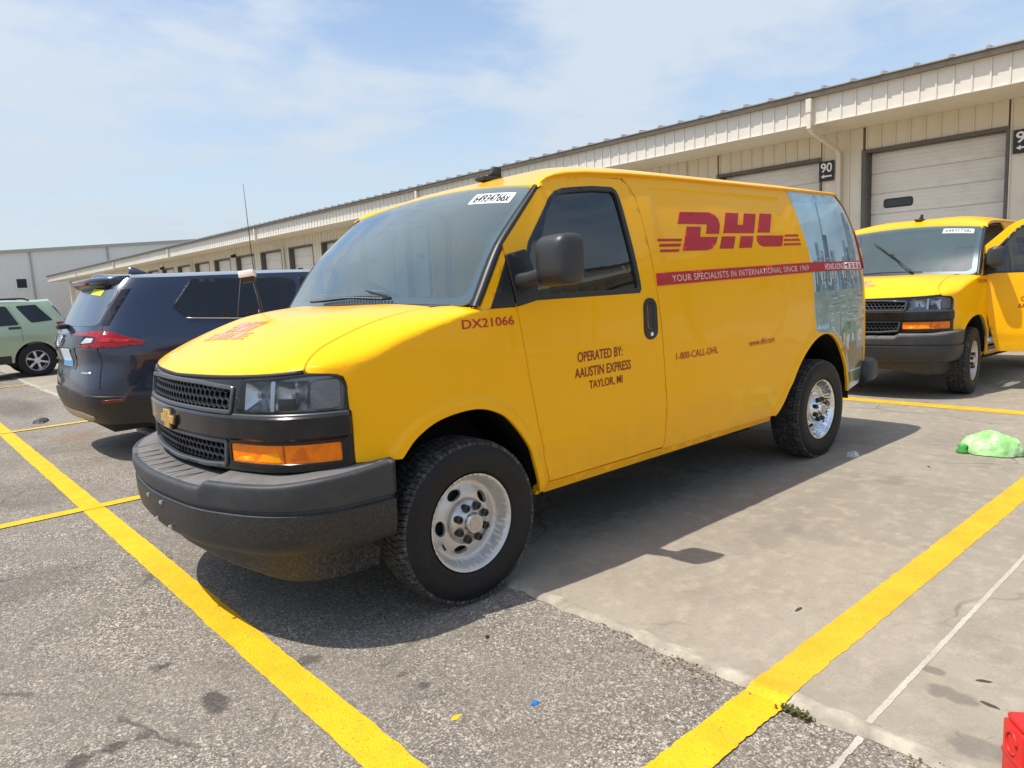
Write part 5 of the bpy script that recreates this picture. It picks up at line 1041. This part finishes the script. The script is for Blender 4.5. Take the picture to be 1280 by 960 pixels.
# painted lines: ragged thin sheets
def paint_mat(name, col, wear, under):
    m = bpy.data.materials.new(name); m.use_nodes = True; t = m.node_tree; b = t.nodes['Principled BSDF']; b.inputs['Roughness'].default_value = .7; b.inputs['Specular IOR Level'].default_value = .3
    g = N(t, 'ShaderNodeNewGeometry')
    def noise(s, d, r): n = N(t, 'ShaderNodeTexNoise', i_Scale=s, i_Detail=d, i_Roughness=r); L(t, g.outputs['Position'], n.inputs['Vector']); return n.outputs[0]
    x = N(t, 'ShaderNodeMixRGB', i_Color1=(*col, 1), i_Color2=(*[v*.80 for v in col], 1)); r0 = N(t, 'ShaderNodeMapRange', i_1=.35, i_2=.7, i_3=0, i_4=1); L(t, noise(6, 5, .6), r0.inputs[0]); L(t, r0.outputs[0], x.inputs[0])
    y = N(t, 'ShaderNodeMixRGB', i_Color2=(*under, 1)); r1 = N(t, 'ShaderNodeMapRange', interpolation_type='SMOOTHSTEP', i_1=.56, i_2=.72, i_3=0, i_4=wear); L(t, noise(38, 8, .75), r1.inputs[0]); L(t, r1.outputs[0], y.inputs[0]); L(t, x.outputs[0], y.inputs[1])
    L(t, y.outputs[0], b.inputs['Base Color'])
    vo = N(t, 'ShaderNodeTexVoronoi', i_Scale=95.); L(t, g.outputs['Position'], vo.inputs['Vector']); bp = N(t, 'ShaderNodeBump', i_Strength=.5, i_Distance=.004); L(t, vo.outputs[0], bp.inputs['Height']); L(t, bp.outputs[0], b.inputs['Normal'])
    r2 = N(t, 'ShaderNodeMapRange', interpolation_type='SMOOTHSTEP', i_1=.66-.08*wear, i_2=.76-.08*wear, i_3=1, i_4=.25); L(t, noise(120, 6, .7), r2.inputs[0]); L(t, r2.outputs[0], b.inputs['Alpha']); return m
YL1 = paint_mat('yellow_line_paint', (.80, .46, .010), 1.05, (.30, .24, .12)); YL2 = paint_mat('yellow_line_on_concrete', (.72, .41, .020), 1.0, (.42, .33, .16)); YL3 = paint_mat('yellow_line_faded', (.70, .45, .06), .8, (.36, .30, .2)); WL = paint_mat('white_line_faded', (.50, .46, .39), 1., (.36, .32, .26))
def line(a, b, w, z, rag=.006, st=.012, seed=1):
    zf = z if callable(z) else (lambda x: z)
    R = random.Random(seed); a = np.array(a); b = np.array(b); d = b-a; l = np.linalg.norm(d); d /= l; n = np.array((-d[1], d[0])); k = int(l/st); V = []; e0 = e1 = 0
    for i in range(k+1):
        e0 = e0*.55+R.gauss(0, rag*.55); e1 = e1*.55+R.gauss(0, rag*.55); p = a+d*l*i/k; V += [(*(p+n*(w/2+e0)), zf(p[0])), (*(p-n*(w/2+e1)), zf(p[0]))]
    return np.array(V), [(2*i, 2*i+1, 2*i+3, 2*i+2) for i in range(k)]
def mark(name, a, b, w, z, m_, label, seed=1, rag=.003):
    return tag(link(name, mk(name, line(a, b, w, z, rag, .012 if math.dist(a, b) < 10 else .03, seed), smooth=False), m_), label, 'road marking')
mark('painted_line', (.910, -40), (.910, 4), .138, .003, YL1, 'bold yellow line running left under the yellow van front bumper', 1)
mark('painted_line', (1.9, 2.310), (-.226, 2.310), .146, lambda x: float(np.interp(x, [-.23, -.205, -.180], [.0215, .0195, .0065])), YL1, 'bright yellow stall line on asphalt at the lower right', 2)
mark('painted_line', (-.2265, 2.310), (-3.985, 2.315), .140, lambda x: float(np.interp(x, [-.32, -.27, -.22], [ZC_+.0018, .0195, .0205])), YL2, 'yellow stall line across the concrete right of the yellow van', 3, .003)
ol = mark('painted_line', (0, 0), (-1.95, .003), .140, 0, YL2, 'far end of the yellow stall line beyond the concrete joint', 31, .003); ol.location = (-4.0, 2.3145, ZC_+.0022); ol.rotation_euler.y = -.0225
mark('painted_line', (4.2, -2.375), (-.16, -2.375), .115, .006, YL1, 'thin yellow stall line crossing the long line left of the bumper', 4)
mark('painted_line', (4.2, -6.93), (-.16, -6.93), .11, .008, YL3, 'faded yellow stall line behind the navy SUV', 5, .006)
mark('painted_line', (4.2, -13.3), (-.16, -13.3), .11, .008, YL3, 'faded yellow stall line in front of the green SUV', 6, .006)
mark('painted_line', (-6.27, -14), (-6.27, 14), .20, ZC_-.0225*2.18+.003, YL2, 'yellow line across the concrete under the second van bumper', 7, .003)
mark('painted_line', (-.262, 2.622), (-3.98, 2.60), .019, ZC_+.0015, WL, 'thin faded white line on the concrete right of the yellow stall line', 8, .0014)
mark('painted_line', (-.195, 2.628), (.5, 2.650), .020, .003, WL, 'short faded white line on the asphalt at the lower right', 9, .003)
# ------------------------------------------------------------------ warehouse
WALLM = mat('cream_steel', (.73, .68, .56), .5, var=.05, vscale=.6, dirt=((.50, .42, .30), .25, .8)); FASM = mat('cream_fascia', (.70, .675, .60), .45, var=.04, vscale=.7, dirt=((.55, .48, .37), .3, .9)); TRM = mat('weathered_trim', (.27, .245, .20), .6, dirt=((.15, .13, .10), .5, 3)); FTR = mat('far_trim', (.42, .40, .35), .6); ROOFM = mat('galvanised_roof', (.38, .38, .37), .45, .4)
DOORM = mat('door_steel', (.76, .73, .66), .5, var=.05, vscale=1., dirt=((.42, .37, .28), .35, 1.5)); JAMB = mat('dark_jamb', (.115, .11, .10), .6, var=.15, vscale=2); DNM = mat('cream_downspout', (.68, .63, .52), .45)
wh = empty('warehouse', (-15.5, -40, 0)); tag(wh, 'long cream metal warehouse with roll-up dock doors behind the vans', 'building')
WX, WY = -15.5, -40
def wpart(name, vf, m_, par=wh, smooth=False): v = np.array(vf[0], float)-np.array((WX, WY, 0)); return link(name, mk(name, (v, *vf[1:]), smooth=smooth), m_, par)
Y0, Y1 = -95.7, 22.; ZSF = 4.62; ZFT = 5.16; XF = -14.0
wpart('back_wall', box(-16.4, Y0, -.5, -16.1, Y1, 4.62), WALLM); wpart('rear_volume', box(-50, Y0, -.5, -16.45, Y1, 5.0), WALLM)
wpart('soffit', box(-15.6, Y0, ZSF-.02, XF-.02, Y1, ZSF), WALLM)
wpart('fascia_core', box(XF-.06, Y0, ZSF-.015, XF-.02, Y1, ZFT), FASM)
wpart('fascia_drip', box(XF-.07, Y0, ZSF-.035, XF+.022, Y1, ZSF-.018), FASM)
wpart('eave_trim', join(box(XF-.08, Y0-.1, ZFT-.005, XF+.11, Y1, ZFT+.085, .008), box(XF-.08, Y0-.1, ZFT+.087, XF+.15, Y1, ZFT+.10)), TRM)
wpart('roof_sheet', (np.array([(XF+.17, Y0-.1, 5.275), (XF+.17, Y1, 5.275), (-45, Y1, 6.9), (-45, Y0-.1, 6.9), (XF+.17, Y0-.1, 5.255), (XF+.17, Y1, 5.255), (-45, Y1, 6.88), (-45, Y0-.1, 6.88)]), [(0, 1, 2, 3), (4, 7, 6, 5), (0, 4, 5, 1)]), ROOFM)
PAN = .3048
def fas(y, far=None): 
    return box(XF-.02, y+.02, ZSF-.012, XF-.010, y+PAN-.002, ZFT-.008), box(XF-.02, y-.018, ZSF-.012, XF+.012, y+.018, ZFT-.010, .006, 1)
me_p = me_r = None; fy = np.arange(Y1-PAN, Y0, -PAN); farv = []
for i, y in enumerate(fy):
    if i < 165 or False:
        if me_p is None:
            a, b = fas(0.); me_p = mk('fascia_panel', join(a, b), smooth=False); me_p.materials.append(FASM)
        o = bpy.data.objects.new('fascia_panel', me_p); COL.objects.link(o); o.parent = wh; o.location = (-WX, y-WY, 0)
    else: farv += list(fas(y))
me_p.transform(Matrix.Translation((0, 0, 0)))
tag(wpart('far_fascia_panels', join(*farv), FASM), kind='stuff')
seam = mk('roof_seam', (np.array([(XF+.19, -.045, 5.262), (XF+.19, .045, 5.262), (XF+.19, .02, 5.325), (XF+.19, -.02, 5.325), (-45, -.045, 6.885), (-45, .045, 6.885), (-45, .02, 6.95), (-45, -.02, 6.95)]), [(0, 1, 2, 3), (1, 5, 6, 2), (3, 2, 6, 7), (4, 0, 3, 7)]), smooth=False); seam.materials.append(ROOFM)
for y in np.arange(Y1-.3, Y0, -.61):
    o = bpy.data.objects.new('roof_seam', seam); COL.objects.link(o); o.parent = wh; o.location = (-WX, y-WY, 0)
# bays: door left jamb at DY0 + k*3.8, door width 2.72
DY0, PITCH_, DW, DH = -3.68, 3.80, 2.72, 4.02
def wall_panel(z0, z1, w=PAN): return join(box(-15.62, .018, z0, -15.512, w-.002, z1), box(-15.62, -.016, z0, -15.485, .016, z1, .006, 1))
mh = mk('wall_panel', wall_panel(DH+.075, ZSF-.022), smooth=False); mh.materials.append(WALLM); mt = mk('wall_panel', wall_panel(-.4, ZSF-.022), smooth=False); mt.materials.append(WALLM)
fr_far = []; k0, k1 = -6, 24; sec = None
def dframe(): return join(box(-15.66, -.10, -.4, -15.47, 0, DH+.07, .006, 1), box(-15.66, DW, -.4, -15.47, DW+.06, DH+.07, .006, 1), box(-15.66, .002, DH, -15.47, DW-.002, DH+.07, .006, 1), box(-15.86, .001, -.4, -15.665, .012, DH))
mf = mk('dock_door', dframe(), smooth=False); mf.materials.append(JAMB)
SH = .46
ms = mk('door_panel', join(box(-15.80, .015, 0, -15.755, DW-.006, SH-.022, .008, 1), box(-15.80, .016, SH-.022, -15.785, DW-.007, SH), *[box(-15.757, .02, h, -15.750, DW-.012, h+.02, .003, 1) for h in (.09, .18, .27, .36)]), smooth=False); ms.materials.append(DOORM)
mw = mk('door_window', join(panel(rrect(0, 0, .62, .20, .06), lambda u, v: np.stack([0*u-15.742, u, v], -1), step=.1, depth=.02)), smooth=False); mw.materials.append(TRIM)
mg = mk('window_pane', panel(rrect(.03, .03, .59, .17, .04), lambda u, v: np.stack([0*u-15.739, u, v], -1), step=.1, depth=.002), smooth=False); mg.materials.append(mat('dock_glass', (.03, .035, .04), .1))
def inst(name, me, par, loc): o = bpy.data.objects.new(name, me); COL.objects.link(o); o.parent = par; o.location = loc; return o
SGN = mk('number_sign', box(-15.464, 0, 0, -15.450, .36, .46, .004, 1), smooth=False); SGN.materials.append(mat('sign_black', (.02, .02, .022), .5))
def arrow(): return (np.array([(-15.4485, a, b) for a, b in ((.05, .11), (.13, .16), (.13, .128), (.31, .128), (.31, .092), (.13, .092), (.13, .06))]), [(0, 6, 5, 4, 3, 2, 1)])
AR = mk('sign_arrow', arrow(), smooth=False); AR.materials.append(WHT)
n_hp = 0
for k in range(k0, k1):
    y = DY0-PITCH_*k
    if k < 16:
        d = inst('dock_door', mf, wh, (-WX, y-WY, 0))
        for j in range(10): inst('door_panel', ms, d, (0, 0, DH-SH*(j+1)+.005-.0))
        wn = inst('door_window', mw, d, (0, .30, DH-SH*3+.12)); inst('window_pane', mg, d, (0, .30, DH-SH*3+.12))
        for q in range(9): inst('wall_panel', mh, wh, (-WX, y+q*PAN-WY, 0)); n_hp += 1
        for q in range(3): inst('wall_panel', mt, wh, (-WX, y+DW+.08+q*PAN-WY, 0)); n_hp += 1
        num = 91-k
        if num in (91, 90, 89, 88, 87, 86, 85, 84):
            sg_ = inst('number_sign', SGN, wh, (-WX, y+DW+(.13 if num == 91 else 0)-WY, 3.52)); inst('sign_arrow', AR, sg_, (0, 0, 0))
            F = lambda u, v: np.stack([0*np.asarray(u)-15.4495, np.asarray(u), np.asarray(v)], -1)
            link('sign_number', mk('sign_number', text_on(str(num), F, .045, .20, .315, .42, .001, .02), smooth=False), WHT, sg_)
    else:
        fr_far += [shift(dframe(), (0, y, 0)), shift(box(-15.80, .01, -.4, -15.75, DW-.01, DH), (0, y, 0))]
        fr_far += [shift(wall_panel(DH+.075, ZSF-.022), (0, y+q*PAN, 0)) for q in range(9)]+[shift(wall_panel(-.4, ZSF-.022), (0, y+DW+.08+q*PAN, 0)) for q in range(3)]
tag(wpart('far_dock_bays', join(*fr_far), WALLM), kind='stuff')
mdn = mk('downspout', join(box(XF-.01, 0, ZFT-.32, XF+.12, .13, ZFT-.02, .012, 1), box(XF+.005, .015, ZSF-.12, XF+.105, .115, ZFT-.30, .012, 1), loft([np.array([(x, .02, z-.05), (x, .11, z-.05), (x+.02, .11, z+.05), (x+.02, .02, z+.05)]) for x, z in ((XF+.045, ZSF-.10), (XF-.10, ZSF-.17), (-15.25, ZSF-.42), (-15.40, ZSF-.52))]), box(-15.46, .015, -.4, -15.36, .115, ZSF-.48, .012, 1)), smooth=False); mdn.materials.append(DNM)
for y in (10.9, -4.33, -19.5, -34.8, -49.9, -64.9, -80): inst('downspout', mdn, wh, (-WX, y-WY, 0))
ml = mk('wall_light', join(box(-15.48, -.12, 4.06, -15.36, .12, 4.24, .02), box(-15.38, -.10, 4.02, -15.20, .10, 4.20, .03)), smooth=False); ml.materials.append(TRIM)
for y in (3.5, -11.8, -26.8, -41.8, -56.5): inst('wall_light', ml, wh, (-WX, y-WY, 0))
# ------------------------------------------------------------------ far building at the end of the lot
fb = empty('far_building', (-20, -100, 0)); tag(fb, 'tall pale ribbed metal building closing the lot at the far left', 'building')
def rib_mat():
    m = bpy.data.materials.new('ribbed_pale_steel'); m.use_nodes = True; t = m.node_tree; b = t.nodes['Principled BSDF']; b.inputs['Roughness'].default_value = .55
    b.inputs['Base Color'].default_value = (.78, .755, .69, 1); g = N(t, 'ShaderNodeNewGeometry'); s = N(t, 'ShaderNodeSeparateXYZ'); L(t, g.outputs['Position'], s.inputs[0]); w_ = N(t, 'ShaderNodeMath', operation='PINGPONG', i_1=.15); L(t, s.outputs[0], w_.inputs[0])
    bp = N(t, 'ShaderNodeBump', i_Strength=1., i_Distance=.25); L(t, w_.outputs[0], bp.inputs['Height']); L(t, bp.outputs[0], b.inputs['Normal']); return m
RIB = rib_mat()
def fpart(name, vf, m_, par=fb): v = np.array(vf[0], float)-np.array((-20, -100, 0)); return link(name, mk(name, (v, *vf[1:]), smooth=False), m_, par)
zt = lambda x: 7.55-.0625*x*1.0-.0
rx = [30, 10, -13.2, -21.6, -34, -60]
for a, b in zip(rx[:-1], rx[1:]):
    fpart('wall_panel', (np.array([(a-.05, -100, 0), (b+.05, -100, 0), (b+.05, -100, zt(b)), (a-.05, -100, zt(a)), (a-.05, -101, 0), (b+.05, -101, 0), (b+.05, -101, zt(b)), (a-.05, -101, zt(a))]), [(0, 1, 2, 3), (0, 3, 7, 4), (1, 5, 6, 2), (3, 2, 6, 7)]), RIB)
    fpart('corner_trim', box(b-.12, -100.1, 0, b+.12, -99.86, zt(b)), FTR)
fpart('roof_trim', (np.array([(30, -99.7, zt(30)), (-60, -99.7, zt(-60)), (-60, -99.7, zt(-60)+.34), (30, -99.7, zt(30)+.34), (30, -112, zt(30)), (-60, -112, zt(-60)), (-60, -112, zt(-60)+.34), (30, -112, zt(30)+.34)]), [(0, 1, 2, 3), (3, 2, 6, 7), (0, 4, 5, 1)]), FTR)
for x0, z0 in ((-12.0, 4.0), (-3.0, 4.0), (6, 4.0)):
    o = fpart('window', box(x0-.65, -99.98, z0, x0+.65, -99.90, z0+1.3), WHT); fpart('pane', box(x0-.5, -99.90, z0+.12, x0+.5, -99.87, z0+1.18), INK, fb).parent = fb
# ------------------------------------------------------------------ vehicles
van1 = build_van('delivery_van', (0, 0, .0), '64934766x', 'DX21066', steer=math.radians(-1.1))
tag(van1, 'yellow cargo van in the foreground with city picture on its rear quarter and closed doors', 'van', 'yellow delivery vans')
van2 = build_van('delivery_van', (-7.45, -.115, ZC_-.0225*3.46), '64935738x', 'DX2106', door_open=math.radians(68), picture=False, wipers_up=True, steer=math.radians(6), extras=False)
van2.rotation_euler.y = -.0225
tag(van2, 'yellow cargo van with its driver door open, parked behind the foreground van', 'van', 'yellow delivery vans')
blue_suv(); green_suv()
# ------------------------------------------------------------------ small things on the ground
def bag():
    R = random.Random(2); nu, nv = 44, 18; V = []
    for j in range(nv+1):
        f = j/nv*math.pi*.5
        for i in range(nu):
            a = 2*math.pi*i/nu; fold = 1+.10*math.sin(3*a+1)+.06*math.sin(7*a+2*f)+.07*abs(math.sin(9*a+4*f))+.04*math.sin(17*a-7*f)+R.uniform(-.03, .03)
            r = math.cos(f)**.7*fold; V.append((.15*r*math.cos(a), .24*r*math.sin(a)*(1+.15*math.cos(a)), .005+.165*math.sin(f)**.9*(1+.14*math.sin(2*a+.6)+.06*math.sin(5*a+6*f)+R.uniform(-.06, .06))))
    Fc = [(j*nu+i, j*nu+(i+1) % nu, (j+1)*nu+(i+1) % nu, (j+1)*nu+i) for j in range(nv) for i in range(nu)]; return np.array(V), Fc, set()
BAGM = mat('green_film', (.30, .66, .20), .3, var=.3, vscale=9, dirt=((.66, .76, .58), .95, 6), bump=.5, bscale=22); BAGM.node_tree.nodes['Principled BSDF'].inputs['Subsurface Weight'].default_value = .25; BAGM.node_tree.nodes['Principled BSDF'].inputs['Subsurface Radius'].default_value = (.04, .06, .03)
bg_ = empty('plastic_bag', (-4.22, 1.92, ZC_)); tag(bg_, 'crumpled bright green plastic bag lying on the concrete', 'bag'); bg_.rotation_euler.z = .35; bg_.scale = (.80, .80, .84)
link('sack', mk('sack', bag()), BAGM, bg_)
link('knot', mk('knot', shift(loft([np.array([(.03*k*math.cos(t), .03*k*math.sin(t)*1.2, h) for t in np.arange(8)*math.pi/4]) for k, h in ((1.3, .0), (1.6, .02), (.9, .04), (1.3, .07), (.5, .085))]), (.06, -.25, .0))), mat('green_knot', (.06, .35, .06), .4), bg_)
# red plastic post at the right edge
rp = empty('barrier_post', (.07, 3.115, 0)); tag(rp, 'red plastic post with embossed rings at the lower right edge', 'post'); rp.rotation_euler.z = math.radians(40)
REDP = mat('red_plastic', (.62, .02, .018), .38, var=.08, vscale=6, dirt=((.4, .05, .04), .2, 8))
link('shaft', mk('shaft', join(box(-.042, -.042, .02, .042, .042, .385, .006, 2), box(-.038, -.038, .386, .038, .038, .403, .010, 2), *[box(-.0435, -.0435, z, .0435, .0435, z+.012, .003) for z in (.10, .20, .30)])), REDP, rp)
link('foot', mk('foot', box(-.10, -.10, 0, .10, .10, .03, .012)), REDP, rp)
for j, z in enumerate((.15, .25, .345)):
    for a in range(4):
        o = link('embossed_ring', mk('embossed_ring', tube([(.0425, .022*math.cos(t), z+.026*math.sin(t)) for t in np.linspace(0, 2*math.pi*.85, 14)], .0035, 6)), REDP, rp); o.rotation_euler.z = a*math.pi/2
# litter
def lump(sx, sy, sz, seed, n=9):
    R = random.Random(seed); V = [(sx*math.cos(2*math.pi*i/n)*R.uniform(.7, 1.2), sy*math.sin(2*math.pi*i/n)*R.uniform(.7, 1.2), 0) for i in range(n)]; V += [(a*.75, b*.75, sz*R.uniform(.6, 1.1)) for a, b, _ in V]; V += [(0, 0, sz)]
    return np.array(V), [(i, (i+1) % n, n+(i+1) % n, n+i) for i in range(n)]+[(n+i, n+(i+1) % n, 2*n) for i in range(n)]
def bit(name, x, y, z, s, m_, label, cat, seed, rz=0.): o = link(name, mk(name, lump(*s, seed), smooth=False), m_, None, (x, y, z)); o.rotation_euler.z = rz; return tag(o, label, cat)
tyre_scrap = bit('rubber_scrap', .46, -7.5, 0, (.22, .09, .04), INK, 'black rubber scrap lying on the asphalt behind the navy SUV', 'scrap', 1, 1.3)
bit('plastic_scrap', .38, 1.76, .001, (.017, .013, .008), mat('blue_plastic', (.02, .16, .45), .4), 'small blue plastic scrap on the asphalt in front of the van', 'scrap', 2)
bit('crumpled_wrapper', -3.55, 1.17, ZC_, (.06, .045, .035), mat('wrapper', (.45, .45, .46), .5, var=.5, vscale=50), 'crumpled grey wrapper beside the rear wheel of the foreground van', 'wrapper', 3)
LEAF = mat('dry_leaf', (.06, .045, .03), .8)
for i, (x, y, lb) in enumerate(((-.86, 1.47+.62, 'dark leaf scrap on the concrete between van shadow and stall line'), (-3.55, 1.70, 'small dark leaf on the concrete near the green bag'), (-.62, 2.86, 'dark twig on the concrete beside the white line, nearest the corner'), (-.76, 2.80, 'dark curled leaf on the concrete right of the white line'))):
    bit('fallen_leaf', x, y, ZC_, (.028, .009, .004), LEAF, lb, 'leaf', 20+i, i*.7)
bit('pebble', .19, 1.27, .0, (.012, .010, .010), INK, 'black pebble on the shaded asphalt below the front tyre', 'pebble', 31)
bit('paint_chip', .62, 1.62, .0, (.022, .012, .002), YL1, 'yellow paint splash on the asphalt beside the long yellow line', 'paint', 33)
def weed(seed, n, h, spread):
    R = random.Random(seed); V = []; Fc = []
    for _ in range(n):
        x, y = R.gauss(0, spread*.35), R.gauss(0, spread); a = R.uniform(0, 6.28); l = R.uniform(.4, 1)*h; le = R.uniform(.3, 1.1)*l; w_ = R.uniform(.002, .005); b = len(V); dx, dy = math.cos(a), math.sin(a)
        V += [(x-dy*w_, y+dx*w_, 0), (x+dy*w_, y-dx*w_, 0), (x+dx*le*.4+dy*w_*1.3, y+dy*le*.4-dx*w_*1.3, l*.7), (x+dx*le*.4-dy*w_*1.3, y+dy*le*.4+dx*w_*1.3, l*.7), (x+dx*le, y+dy*le, l*.9)]; Fc += [(b, b+1, b+2, b+3), (b+3, b+2, b+4)]
    return np.array(V), Fc
WEED = mat('weed_green', (.085, .085, .022), .8, var=.5, vscale=40); WEED2 = mat('dry_weed', (.24, .17, .08), .9, var=.4, vscale=40)
w1 = tag(link('weed_tuft', mk('weed_tuft', weed(1, 130, .020, .028), smooth=False), WEED, None, (-.165, 2.432, .004)), 'small green weed in the concrete joint beside the yellow stall line', 'weed', kind='stuff')
w2 = tag(link('weed_tuft', mk('weed_tuft', weed(2, 200, .018, .09), smooth=False), WEED2, None, (-.175, 2.98, .004)), 'dry brown weed in the concrete joint at the bottom right', 'weed', kind='stuff')
w3 = tag(link('weed_tuft', mk('weed_tuft', weed(3, 120, .012, .14), smooth=False), WEED2, None, (-.17, 2.0, .004)), 'sparse dry weed in the joint left of the yellow stall line', 'weed', kind='stuff')
